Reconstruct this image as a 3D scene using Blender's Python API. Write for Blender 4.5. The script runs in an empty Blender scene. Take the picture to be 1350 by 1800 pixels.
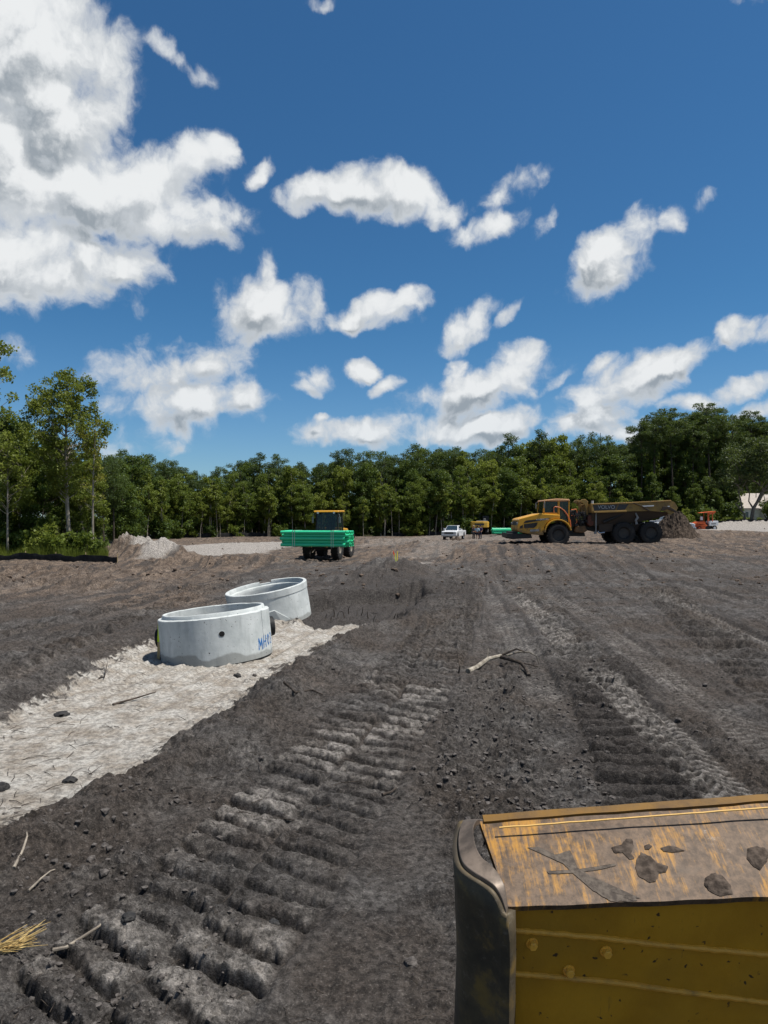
import bpy, bmesh, math, random
import numpy as np
from mathutils import Vector, Matrix, noise as mnoise

rnd = random.Random(7)
rng = np.random.default_rng(11)
sc = bpy.context.scene
C = sc.collection

# ------------------------------------------------------------------ camera
FPX, HZ, EYE = 1248.0, 915.0, 2.5          # focal length and horizon row of the 1350x1800 photograph, eye height
cam_d = bpy.data.cameras.new('camera')
cam = bpy.data.objects.new('camera', cam_d); C.objects.link(cam)
cam_d.sensor_fit = 'VERTICAL'; cam_d.sensor_height = 36.0
cam_d.lens = 36.0 * FPX / 1800.0
cam_d.clip_start = 0.05; cam_d.clip_end = 6000
cam.location = (0, 0, EYE)
cam.rotation_euler = (math.radians(90) + math.atan((HZ - 900) / FPX), 0, 0)
sc.camera = cam
sc.view_settings.view_transform = 'Standard'
sc.view_settings.look = 'None'
sc.view_settings.exposure = 0.62
sc.view_settings.gamma = 1.0

# ------------------------------------------------------------------ sun
SUN = Vector((0.38, -0.05, 0.92)).normalized()      # towards the sun
sun_d = bpy.data.lights.new('sun', 'SUN'); sun_d.energy = 4.2; sun_d.angle = math.radians(0.55)
sun_d.color = (1.0, 0.955, 0.88)
sun_o = bpy.data.objects.new('sun', sun_d); C.objects.link(sun_o)
sun_o.rotation_euler = SUN.to_track_quat('Z', 'Y').to_euler()

# ------------------------------------------------------------------ node helpers
def NN(nt, typ, **kw):
    n = nt.nodes.new(typ)
    for k, v in kw.items():
        if k.startswith('i_'):
            key = k[2:]
            key = int(key) if key.isdigit() else key.replace('_', ' ')
            n.inputs[key].default_value = v
        else:
            setattr(n, k, v)
    return n
def Lk(nt, a, b): nt.links.new(a, b)
def setin(nt, sock, v):
    if isinstance(v, bpy.types.NodeSocket): nt.links.new(v, sock)
    elif isinstance(v, (tuple, list)) and len(v) == 3 and sock.type == 'RGBA': sock.default_value = (*v, 1)
    else: sock.default_value = v
def M_(nt, op, a, b=None, c=None, clamp=False):
    n = nt.nodes.new('ShaderNodeMath'); n.operation = op; n.use_clamp = clamp
    setin(nt, n.inputs[0], a)
    if b is not None: setin(nt, n.inputs[1], b)
    if c is not None: setin(nt, n.inputs[2], c)
    return n.outputs[0]
def V_(nt, op, a, b=None, out=0):
    n = nt.nodes.new('ShaderNodeVectorMath'); n.operation = op
    setin(nt, n.inputs[0], a)
    if b is not None: setin(nt, n.inputs[1], b)
    return n.outputs[out]
def mixc(nt, f, a, b, mode='MIX'):
    n = nt.nodes.new('ShaderNodeMix'); n.data_type = 'RGBA'; n.blend_type = mode; n.clamp_factor = True
    setin(nt, n.inputs[0], f); setin(nt, n.inputs[6], a); setin(nt, n.inputs[7], b)
    return n.outputs[2]
def ramp(nt, f, lo, hi, a=0.0, b=1.0, smooth=True):
    n = nt.nodes.new('ShaderNodeMapRange'); n.interpolation_type = 'SMOOTHSTEP' if smooth else 'LINEAR'; n.clamp = True
    setin(nt, n.inputs[0], f); n.inputs[1].default_value = lo; n.inputs[2].default_value = hi
    n.inputs[3].default_value = a; n.inputs[4].default_value = b
    return n.outputs[0]
def noise_(nt, vec, scale, detail=4, rough=0.55, dist=0.0, out='Fac', dim='3D'):
    n = nt.nodes.new('ShaderNodeTexNoise'); n.noise_dimensions = dim
    if vec is not None: nt.links.new(vec, n.inputs['Vector'])
    n.inputs['Scale'].default_value = scale; n.inputs['Detail'].default_value = detail
    n.inputs['Roughness'].default_value = rough; n.inputs['Distortion'].default_value = dist
    return n.outputs[out]

# ------------------------------------------------------------------ world: Nishita sky with cumulus clouds in it
world = bpy.data.worlds.new('World'); sc.world = world; world.use_nodes = True
wt = world.node_tree; wt.nodes.clear()
SKY_STRENGTH = 0.10
sky = wt.nodes.new('ShaderNodeTexSky'); sky.sky_type = 'NISHITA'; sky.sun_disc = False
sky.sun_elevation = math.asin(SUN.z); sky.sun_rotation = math.atan2(SUN.x, SUN.y)
sky.altitude = 10; sky.air_density = 1.0; sky.dust_density = 0.25; sky.ozone_density = 2.6
hs = wt.nodes.new('ShaderNodeHueSaturation'); hs.inputs['Saturation'].default_value = 1.0; hs.inputs['Value'].default_value = 0.74
Lk(wt, sky.outputs[0], hs.inputs['Color'])
tc = wt.nodes.new('ShaderNodeTexCoord')
sep = wt.nodes.new('ShaderNodeSeparateXYZ'); Lk(wt, tc.outputs['Generated'], sep.inputs[0])
az0 = M_(wt, 'ARCTAN2', sep.outputs[0], sep.outputs[1])
azm = M_(wt, 'SUBTRACT', M_(wt, 'PINGPONG', M_(wt, 'ADD', az0, 0.62), 1.24), 0.62)   # the cloud field goes on, mirrored, round the sky
el = M_(wt, 'ARCSINE', sep.outputs[2])
cmb = wt.nodes.new('ShaderNodeCombineXYZ'); Lk(wt, azm, cmb.inputs[0]); Lk(wt, el, cmb.inputs[1])
PV = cmb.outputs[0]
def azel(px, py):
    x, y, z = (px - 675.0), FPX, (HZ - py)
    return math.atan2(x, y), math.asin(z / math.sqrt(x*x + y*y + z*z))
# px, py, half width, half height, tilt (deg, + = right end up), strength
CL = [(20,60,215,125,0,1.35),(60,170,165,130,10,1.25),(-60,330,200,130,0,1.25),(170,345,215,75,14,1.3),(60,450,190,92,0,1.25),(215,470,90,52,30,.75),
      (385,262,34,40,50,1.0),(330,290,95,50,20,1.1),(455,300,38,20,35,.85),(300,390,150,45,5,1.1),(-40,250,140,120,0,1.3),
      (545,335,60,32,25,1.0),(640,325,95,40,8,1.2),(700,335,70,42,0,1.1),(760,365,60,24,-10,.6),
      (870,345,55,24,30,.55),(930,310,36,22,45,.42),(850,400,75,26,12,.9),(960,390,36,17,45,.62),
      (1070,460,78,48,30,1.2),(1120,405,40,38,60,1.05),(1030,505,50,22,10,.6),(1185,395,26,26,0,.68),(1232,365,14,34,110,.4),
      (470,535,88,52,0,1.15),(420,555,50,40,0,.9),(520,520,50,34,20,.9),(460,490,40,30,90,.9),
      (670,540,80,30,12,1.15),(650,560,85,18,0,1.0),(715,520,32,24,30,.9),
      (815,575,62,32,28,1.15),(845,550,30,24,60,.9),(893,550,22,11,40,.55),(1297,575,38,26,0,1.0),
      (548,668,42,24,10,1.05),(530,680,22,14,0,.9),(636,655,27,20,0,.95),(680,680,26,14,35,.85),(560,738,16,10,0,.8),
      (300,650,130,50,14,.72),(340,715,140,44,8,.98),(425,700,50,32,20,1.1),(270,760,120,36,8,.68),(245,655,50,28,0,.62),(360,640,48,30,25,.85),(215,735,60,45,0,.5),
      (20,625,45,28,0,.62),
      (860,675,135,44,10,1.25),(930,640,46,40,30,1.1),(800,650,30,30,60,1.0),(740,690,50,26,20,.85),(985,670,44,14,35,.8),
      (650,760,120,28,2,1.1),(720,755,120,30,4,1.0),(610,770,60,22,0,.9),(870,752,75,27,10,1.15),(905,740,30,22,30,.9),(800,720,120,26,5,.62),
      (1100,680,115,42,22,1.08),(1195,640,80,30,24,1.1),(1060,735,85,26,18,.85),(1060,640,26,17,40,.66),(1040,760,60,20,0,.7),
      (1215,712,50,20,5,1.15),(1325,670,70,24,15,1.1),(1345,708,50,18,20,1.0),(1110,772,40,15,0,.8),(1175,760,60,18,0,.6),
      (350,130,14,32,110,.36),(300,95,45,15,-30,.72),(560,4,42,12,0,.62),(345,235,16,20,0,.4),
      # above and beside the frame
      (900,-330,260,110,10,1.1),(300,-300,260,120,0,1.15),(1500,-150,220,90,0,1.0),(700,-900,300,200,0,1.0),(1480,560,120,50,10,1.1),(1500,300,110,60,0,1.1),(-260,560,140,70,0,1.1),(-200,700,160,50,0,1.0)]
BL = []
for (px, py, rw, rh, tilt, st) in CL:
    a, e = azel(px, py); k = 1.19 / math.sqrt(FPX**2 + (px-675)**2 + (HZ-py)**2)
    BL.append((a, e, rw*k, rh*k, math.radians(tilt), st))
def blob_field(nt, P, blobs):
    acc = None; P0 = P
    for q, (a, e, rw, rh, tilt, st) in enumerate(blobs):
        if q and q % 6 == 0:          # keeps the shader's stack short: the next blobs wait for the ones before
            P = V_(nt, 'MULTIPLY_ADD', acc, (1e-7, 1e-7, 0)); nt.links.new(P0, P.node.inputs[2])
        mp = nt.nodes.new('ShaderNodeMapping'); mp.vector_type = 'TEXTURE'
        nt.links.new(P, mp.inputs['Vector'])
        mp.inputs['Location'].default_value = (a, e, 0); mp.inputs['Rotation'].default_value = (0, 0, tilt); mp.inputs['Scale'].default_value = (rw, rh, 1)
        ln = V_(nt, 'DOT_PRODUCT', mp.outputs[0], mp.outputs[0], out=1)
        b = M_(nt, 'MULTIPLY_ADD', ln, -st, st)
        acc = b if acc is None else M_(nt, 'SMOOTH_MAX', acc, b, 0.25)
    return acc if acc is not None else M_(nt, 'ADD', -4.0, 0.0)
def cloud_group(blobs):
    grp = bpy.data.node_groups.new('cloud_density', 'ShaderNodeTree')
    grp.interface.new_socket('P', in_out='INPUT', socket_type='NodeSocketVector')
    grp.interface.new_socket('D', in_out='OUTPUT', socket_type='NodeSocketFloat')
    gi = grp.nodes.new('NodeGroupInput'); go = grp.nodes.new('NodeGroupOutput')
    def warp(scale, det, amt):
        n = V_(grp, 'SUBTRACT', noise_(grp, gi.outputs[0], scale, det, 0.55, out='Color', dim='2D'), (0.5, 0.5, 0.5))
        w = V_(grp, 'SCALE', n); w.node.inputs['Scale'].default_value = amt; return w
    P1 = V_(grp, 'ADD', V_(grp, 'ADD', gi.outputs[0], warp(8.0, 2, .040)), warp(34.0, 4, .016))
    B = blob_field(grp, P1, blobs)
    n1 = noise_(grp, P1, 13.0, 9, 0.60, dim='2D')
    vo = grp.nodes.new('ShaderNodeTexVoronoi'); vo.voronoi_dimensions = '2D'; vo.feature = 'F1'; vo.inputs['Scale'].default_value = 27.0; vo.inputs['Detail'].default_value = 1.5
    Lk(grp, P1, vo.inputs['Vector'])
    puff = M_(grp, 'MULTIPLY_ADD', vo.outputs['Distance'], -0.42, 0.20)
    fb = M_(grp, 'MULTIPLY_ADD', n1, 2.5, -1.25)
    grp.interface.new_socket('B', in_out='OUTPUT', socket_type='NodeSocketFloat')
    Lk(grp, B, go.inputs[1])
    Lk(grp, M_(grp, 'ADD', M_(grp, 'ADD', B, puff), fb), go.inputs[0])
    return grp
hz = ramp(wt, sep.outputs[2], 0.0, 0.25, 0.85, 1.0)
soft = noise_(wt, PV, 6.0, 3, 0.5, dim='2D')
def leaf(blobs):
    if not blobs:
        b = wt.nodes.new('ShaderNodeBackground'); b.inputs['Strength'].default_value = SKY_STRENGTH; Lk(wt, SKYC, b.inputs['Color']); return b.outputs[0]
    grp = cloud_group(blobs)
    g1 = wt.nodes.new('ShaderNodeGroup'); g1.node_tree = grp; Lk(wt, PV, g1.inputs[0])
    g2 = wt.nodes.new('ShaderNodeGroup'); g2.node_tree = grp
    Lk(wt, V_(wt, 'ADD', PV, (0.009, 0.022, 0)), g2.inputs[0])
    d1, d2 = g1.outputs[0], g2.outputs[0]
    alpha = M_(wt, 'POWER', ramp(wt, d1, -0.14, 0.80), 1.30)
    thick = ramp(wt, d1, 0.25, 1.5)
    dd = M_(wt, 'ADD', M_(wt, 'MULTIPLY', M_(wt, 'SUBTRACT', d1, d2), .95), M_(wt, 'MULTIPLY', M_(wt, 'SUBTRACT', g1.outputs[1], g2.outputs[1]), 1.5))
    rim = ramp(wt, dd, -0.55, 0.50)     # brighter where the side towards the sun is thinner
    sh = M_(wt, 'ADD', M_(wt, 'MULTIPLY', M_(wt, 'SUBTRACT', 1.0, rim), .80), M_(wt, 'MULTIPLY', ramp(wt, soft, 0.36, 0.60), .85))
    shade = M_(wt, 'MULTIPLY', sh, thick, clamp=True)
    ccol = mixc(wt, shade, (0.70, 0.735, 0.77), (0.33, 0.375, 0.42))
    ccol = mixc(wt, M_(wt, 'MULTIPLY', rim, ramp(wt, d1, 0.5, 1.1)), ccol, (0.86, 0.88, 0.89))
    ccs = V_(wt, 'SCALE', ccol); ccs.node.inputs['Scale'].default_value = 0.63 / SKY_STRENGTH
    fin = mixc(wt, M_(wt, 'MULTIPLY', alpha, hz), SKYC, ccs)
    b = wt.nodes.new('ShaderNodeBackground'); b.inputs['Strength'].default_value = SKY_STRENGTH; Lk(wt, fin, b.inputs['Color'])
    return b.outputs[0]
tint = mixc(wt, ramp(wt, sep.outputs[2], 0.0, 0.30), (.50,.69,.87), (.30,.60,.78))
SKYC = mixc(wt, 1.0, hs.outputs[0], tint, 'MULTIPLY')
def touching(x0, x1, y0, y1):
    out = []
    for (a, e, rw, rh, tilt, st) in BL:
        ex = math.hypot(rw*math.cos(tilt), rh*math.sin(tilt))*1.35 + .05; ey = math.hypot(rw*math.sin(tilt), rh*math.cos(tilt))*1.35 + .06
        if a+ex > x0 and a-ex < x1 and e+ey > y0 and e-ey < y1: out.append((a, e, rw, rh, tilt, st))
    return out
NLEAF = [0]
def tile(x0, x1, y0, y1, depth):
    b = touching(x0, x1, y0, y1)
    if len(b) <= 8 or depth >= 5:
        NLEAF[0] += 1; return leaf(b)
    best = None
    for ax in (0, 1):
        for q in (.35, .5, .65):
            c = (x0+(x1-x0)*q) if ax == 0 else (y0+(y1-y0)*q)
            n = (len(touching(x0, c, y0, y1))*q + len(touching(c, x1, y0, y1))*(1-q)) if ax == 0 else (len(touching(x0, x1, y0, c))*q + len(touching(x0, x1, c, y1))*(1-q))
            if best is None or n < best[0]: best = (n, ax, c)
    _, ax, c = best
    lo = tile(x0, c, y0, y1, depth+1) if ax == 0 else tile(x0, x1, y0, c, depth+1)
    hi = tile(c, x1, y0, y1, depth+1) if ax == 0 else tile(x0, x1, c, y1, depth+1)
    m = wt.nodes.new('ShaderNodeMixShader')
    Lk(wt, M_(wt, 'GREATER_THAN', azm if ax == 0 else el, c), m.inputs[0]); Lk(wt, lo, m.inputs[1]); Lk(wt, hi, m.inputs[2])
    return m.outputs[0]
up = tile(-.64, .64, 0.0, 1.60, 0)
m = wt.nodes.new('ShaderNodeMixShader'); Lk(wt, M_(wt, 'GREATER_THAN', el, 0.0), m.inputs[0])
Lk(wt, leaf([]), m.inputs[1]); Lk(wt, up, m.inputs[2])
print('sky tiles', NLEAF[0])
wo = wt.nodes.new('ShaderNodeOutputWorld'); Lk(wt, m.outputs[0], wo.inputs['Surface'])
world.cycles.sampling_method = 'MANUAL'; world.cycles.sample_map_resolution = 512
sc.cycles.max_bounces = 5; sc.cycles.diffuse_bounces = 3; sc.cycles.glossy_bounces = 2
sc.cycles.transmission_bounces = 4; sc.cycles.transparent_max_bounces = 8; sc.cycles.caustics_reflective = False; sc.cycles.caustics_refractive = False

# ------------------------------------------------------------------ object helpers
def tag(o, label=None, cat=None, group=None, kind=None):
    if label: o['label'] = label
    if cat: o['category'] = cat
    if group: o['group'] = group
    if kind: o['kind'] = kind
    return o
def empty(name, loc=(0,0,0), rz=0.0, label=None, cat=None, group=None):
    o = bpy.data.objects.new(name, None); C.objects.link(o); o.location = loc; o.rotation_euler = (0, 0, rz)
    o.empty_display_size = 0.3
    return tag(o, label, cat, group)
def mesh_np(name, verts, faces, mat=None, parent=None, smooth=False):
    """verts (n,3), faces (m,3) or (m,4) numpy arrays"""
    verts = np.asarray(verts, dtype=np.float32); faces = np.asarray(faces, dtype=np.int32)
    me = bpy.data.meshes.new(name); n, k = faces.shape
    me.vertices.add(len(verts)); me.vertices.foreach_set('co', verts.ravel())
    me.loops.add(n*k); me.loops.foreach_set('vertex_index', faces.ravel())
    me.polygons.add(n); me.polygons.foreach_set('loop_start', np.arange(0, n*k, k, dtype=np.int32))
    me.polygons.foreach_set('use_smooth', np.full(n, smooth))
    me.update(calc_edges=True)
    if mat: me.materials.append(mat)
    o = bpy.data.objects.new(name, me); C.objects.link(o); o.parent = parent
    return o
class MB:
    """collects shapes in one bmesh, built as one mesh object"""
    def __init__(s): s.bm = bmesh.new()
    def _add(s, verts, faces, M=None):
        vs = [s.bm.verts.new(M @ Vector(v) if M is not None else v) for v in verts]
        for f in faces:
            try: s.bm.faces.new([vs[i] for i in f])
            except ValueError: pass
        return s
    def box(s, x0, x1, y0, y1, z0, z1, M=None):
        v = [(x,y,z) for z in (z0,z1) for y in (y0,y1) for x in (x0,x1)]
        return s._add(v, [(0,2,3,1),(4,5,7,6),(0,1,5,4),(2,6,7,3),(0,4,6,2),(1,3,7,5)], M)
    def prism(s, prof, y0, y1, M=None, axis='y', inset=None):
        """profile in (x,z) extruded along y; axis 'x': profile (y,z) extruded along x; 'z': (x,y) along z"""
        n = len(prof); v = []
        for j, t in enumerate((y0, y1)):
            for (a, b) in prof:
                v.append({'y': (a,t,b), 'x': (t,a,b), 'z': (a,b,t)}[axis])
        f = [tuple(range(n)), tuple(range(2*n-1, n-1, -1))] + [(i, i+n, (i+1)%n+n, (i+1)%n) for i in range(n)]
        return s._add(v, f, M)
    def cyl(s, p0, p1, r0, r1=None, n=16, caps=True):
        p0 = Vector(p0); p1 = Vector(p1); r1 = r0 if r1 is None else r1
        d = (p1-p0).normalized(); a = d.orthogonal().normalized(); b = d.cross(a)
        v = [p + (a*math.cos(2*math.pi*i/n) + b*math.sin(2*math.pi*i/n))*r for p, r in ((p0,r0),(p1,r1)) for i in range(n)]
        f = [(i, (i+1)%n, (i+1)%n+n, i+n) for i in range(n)]
        if caps: f += [tuple(range(n-1,-1,-1)), tuple(range(n, 2*n))]
        return s._add(v, f)
    def tube(s, pts, r, n=8):
        pts = [Vector(p) for p in pts]; rr = r if isinstance(r, (list, tuple)) else [r]*len(pts)
        prev = None; v = []
        for i, p in enumerate(pts):
            t = (pts[min(i+1, len(pts)-1)] - pts[max(i-1, 0)]).normalized()
            a = (t.orthogonal() if prev is None else prev - t*prev.dot(t)).normalized(); prev = a; b = t.cross(a)
            v += [p + (a*math.cos(2*math.pi*k/n) + b*math.sin(2*math.pi*k/n))*rr[i] for k in range(n)]
        f = [(i*n+k, i*n+(k+1)%n, (i+1)*n+(k+1)%n, (i+1)*n+k) for i in range(len(pts)-1) for k in range(n)]
        f += [tuple(range(n-1,-1,-1)), tuple(range((len(pts)-1)*n, len(pts)*n))]
        return s._add(v, f)
    def lathe(s, prof, n=32, M=None, close=False, a0=0.0, a1=2*math.pi):
        """profile (r,z) turned about z"""
        full = abs(a1-a0-2*math.pi) < 1e-6; m = n if full else n+1
        v = [(r*math.cos(a0+(a1-a0)*i/n), r*math.sin(a0+(a1-a0)*i/n), z) for i in range(m) for (r, z) in prof]
        k = len(prof); f = []
        for i in range(n):
            j = (i+1) % m
            for q in range(k-1 if not close else k):
                q2 = (q+1) % k
                f.append((i*k+q, j*k+q, j*k+q2, i*k+q2))
        return s._add(v, f, M)
    def build(s, name, mat, parent=None, bevel=0.0, smooth=False, seg=2):
        bmesh.ops.remove_doubles(s.bm, verts=s.bm.verts[:], dist=1e-5)
        bmesh.ops.recalc_face_normals(s.bm, faces=s.bm.faces[:])
        me = bpy.data.meshes.new(name); s.bm.to_mesh(me); s.bm.free()
        for m in (mat if isinstance(mat, (list, tuple)) else [mat]): me.materials.append(m)
        o = bpy.data.objects.new(name, me); C.objects.link(o); o.parent = parent
        if smooth:
            me.polygons.foreach_set('use_smooth', [True]*len(me.polygons))
            me.set_sharp_from_angle(angle=math.radians(38))
        if bevel > 0:
            b = o.modifiers.new('bevel', 'BEVEL'); b.width = bevel; b.segments = seg; b.limit_method = 'ANGLE'; b.angle_limit = math.radians(35)
        return o
def copy_tree(o, parent=None):
    c = o.copy(); C.objects.link(c); c.parent = parent
    for ch in [x for x in bpy.data.objects if x.parent == o]: copy_tree(ch, c)
    return c

# ------------------------------------------------------------------ numpy noise
_perm = rng.permutation(256).astype(np.int32); _perm = np.concatenate([_perm, _perm])
_ga = rng.uniform(0, 2*np.pi, 256); _gx = np.cos(_ga).astype(np.float32); _gy = np.sin(_ga).astype(np.float32)
def perlin(x, y):
    xi = np.floor(x).astype(np.int32); yi = np.floor(y).astype(np.int32)
    xf = (x - xi).astype(np.float32); yf = (y - yi).astype(np.float32)
    u = xf*xf*xf*(xf*(xf*6-15)+10); v = yf*yf*yf*(yf*(yf*6-15)+10)
    xi &= 255; yi &= 255; x1 = (xi+1) & 255; y1 = (yi+1) & 255
    def g(a, b, fx, fy):
        h = _perm[_perm[a] + b]; return _gx[h]*fx + _gy[h]*fy
    n00 = g(xi, yi, xf, yf); n10 = g(x1, yi, xf-1, yf); n01 = g(xi, y1, xf, yf-1); n11 = g(x1, y1, xf-1, yf-1)
    a = n00 + u*(n10-n00); b = n01 + u*(n11-n01)
    return (a + v*(b-a)) * 1.5
def fbm(x, y, f, o, g=0.5, ridge=False):
    s = 0; a = 1.0
    for i in range(o):
        n = perlin(x*f + 17.3*i, y*f - 9.1*i)
        s = s + a*((1-2*np.abs(n)) if ridge else n)
        f *= 2.03; a *= g
    return s
def sstep(x, a, b):
    t = np.clip((x-a)/(b-a), 0, 1); return t*t*(3-2*t)
def G(px, py, z=0.0):
    """photograph pixel -> point of the ground at height z"""
    Y = (EYE - z)*FPX/(py - HZ); return (px-675.0)/FPX*Y, Y

# ------------------------------------------------------------------ terrain
ANCH = [(-8,5,0),(0,4,0),(6,5,0),(-8,14,0),(0,14,0),(9,14,0),(-20,25,0),(-6,25,0),(3,25,0),(12,25,.1),(25,30,.4),
        (-3.6,48,-.10),(-3,44,-.10),(-14,45,.0),(-24,43,0.05),(2,44,0.0),
        (8.5,51,.80),(12.5,51,.82),(17,51,.82),(21,51,.84),(24,58,1.0),(32,52,.95),(14,40,.55),
        (9.5,93,-.10),(12.3,95,0),(14.5,110,.3),(20,100,.58),(5,75,-.05),(14,70,.45),
        (42,92,1.25),(50,115,1.75),(30,115,1.2),(75,146,2.45),(55,95,1.5),(0,108,.05),(-30,100,0.05),(-50,100,.1),(-70,60,.1),(60,60,1.2),(58,110,1.95),(0,200,.5),(90,200,3),(-90,200,.5)]
_ax = np.array([a[0]/(a[1]+8)*3.2 for a in ANCH]); _ay = np.array([math.log(a[1]+6)*2.2 for a in ANCH]); _az = np.array([a[2] for a in ANCH])
def base_h(X, Y):
    Yc = np.maximum(Y, 2.0)
    u = X/(Yc+8)*3.2; v = np.log(Yc+6)*2.2
    num = np.zeros_like(X); den = np.zeros_like(X)
    for ax, ay, az in zip(_ax, _ay, _az):
        w = 1.0/((u-ax)**2 + (v-ay)**2 + 0.004)**2
        num += w*az; den += w
    return num/den
def poly_sd(X, Y, poly):
    """signed distance to polygon, positive inside"""
    P = [G(*p) for p in poly]
    d = np.full(X.shape, 1e9); inside = np.zeros(X.shape, bool)
    for i in range(len(P)):
        (x0,y0),(x1,y1) = P[i], P[(i+1)%len(P)]
        ex, ey = x1-x0, y1-y0
        t = np.clip(((X-x0)*ex+(Y-y0)*ey)/(ex*ex+ey*ey+1e-9), 0, 1)
        d = np.minimum(d, (X-x0-t*ex)**2 + (Y-y0-t*ey)**2)
        c = ((y0 > Y) != (y1 > Y)) & (X < (x1-x0)*(Y-y0)/((y1-y0)+1e-12)+x0)
        inside ^= c
    return np.sqrt(d)*np.where(inside, 1, -1)
def path_st(X, Y, pts):
    """arc length s and lateral t (right positive) to a polyline given in photo pixels"""
    P = [G(*p) for p in pts]
    best = np.full(X.shape, 1e9); S = np.zeros(X.shape); T = np.full(X.shape, 99.0); acc = 0.0
    for i in range(len(P)-1):
        (x0,y0),(x1,y1) = P[i], P[i+1]; ex, ey = x1-x0, y1-y0; L = math.hypot(ex, ey)
        tt = ((X-x0)*ex+(Y-y0)*ey)/(L*L)
        lo = -0.0 if i else -1.0; hi = 1.0
        tc_ = np.clip(tt, lo, hi)
        dx = X-x0-tc_*ex; dy = Y-y0-tc_*ey; d = dx*dx+dy*dy
        m = d < best
        best = np.where(m, d, best); S = np.where(m, acc+tc_*L, S)
        T = np.where(m, np.sign(dx*ey-dy*ex)*np.sqrt(d), T); acc += L
    return S, T, acc
SAND = [(-420,1420),(-60,1275),(60,1222),(180,1165),(250,1128),(330,1100),(400,1085),(520,1092),(575,1083),(700,1088),(655,1100),(600,1118),(560,1140),(505,1178),(440,1215),(380,1262),(290,1325),(180,1382),(60,1432),(-60,1480),(-420,1640)]
PIT = [(500,1075),(530,1055),(590,1040),(680,1036),(748,1031),(756,1046),(720,1070),(690,1088),(640,1092),(560,1098)]
PALE = [[(200,985),(240,968),(330,960),(470,957),(560,958),(470,972),(330,985),(240,990)], [(700,998),(722,990),(768,986),(748,997),(712,1006)],
        [(1205,948),(1225,936),(1350,932),(1500,932),(1500,952),(1350,956),(1260,952)], [(690,985),(760,955),(840,945),(925,945),(930,960),(860,968),(770,985)],
        [(620,968),(640,950),(760,943),(840,943),(800,955),(700,965)]]
TRACKS = [ # path, width, pitch, depth, kind, skew, amplitude
    ([(60,1880),(270,1700),(430,1530),(540,1410),(625,1310),(690,1240),(760,1140),(800,1075),(818,1035),(824,1010)], 1.42, .285, .04, 'grouser2', .30, .085),
    ([(1180,1450),(1150,1390),(1118,1330),(1085,1260),(1052,1195),(1035,1165)], 1.05, .30, .05, 'grouser', .05, .15),
    ([(1030,1165),(1000,1125),(960,1080),(925,1045),(900,1022)], 1.0, .36, .03, 'grouser', .0, .11),
    ([(1420,1240),(1330,1175),(1240,1110),(1175,1062),(1150,1040)], 1.25, .40, .05, 'grouser', -.05, .16),
    ([(1390,1500),(1290,1408),(1195,1322),(1105,1240),(1010,1150),(935,1072),(880,1024),(850,1000)], .62, .155, .035, 'tyre', 0, .026),
    ([(1500,1420),(1350,1310),(1240,1240),(1150,1180),(1060,1110),(980,1055),(930,1025)], .60, .155, .022, 'tyre', 0, .026),
    ([(960,1230),(920,1150),(880,1090),(862,1050),(858,1020),(880,1000)], .55, .13, .02, 'tyre', 0, .010),
    ([(-160,1230),(0,1180),(140,1128),(260,1085),(360,1040),(430,1015)], .8, .42, .03, 'grouser', .1, .14),
    ([(-160,1160),(0,1118),(150,1085),(280,1052),(380,1022)], .7, .42, .03, 'grouser', .1, .12),
    ([(-160,1290),(-20,1215),(100,1165),(220,1115)], .6, .14, .04, 'tyre', 0, .016),
    ([(-100,1080),(100,1052),(260,1022),(420,992),(520,978)], .7, .14, .06, 'tyre', 0, .02),
    ([(-100,1060),(80,1036),(240,1008),(400,984),(500,972)], .7, .14, .06, 'tyre', 0, .02),
    ([(1500,1120),(1300,1062),(1100,1015),(980,985),(900,975)], .7, .14, .05, 'tyre', 0, .02),
    ([(1500,1070),(1300,1030),(1100,995),(960,972),(880,966)], .7, .14, .05, 'tyre', 0, .02),
    ([(1500,1210),(1330,1130),(1150,1050),(1010,1000),(930,982)], .65, .14, .04, 'tyre', 0, .02),
]
EDGE_PX = [-900,-250,0,150,185,200,330,500,750,900,1100,1230,1290,1300,1420,1600,2500]
EDGE_Y  = [44,  44,  46,47, 48, 80,100,107,110,113,112, 120, 128, 160,160, 150, 150]
def edge_y(px): return np.interp(px, EDGE_PX, EDGE_Y)
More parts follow.
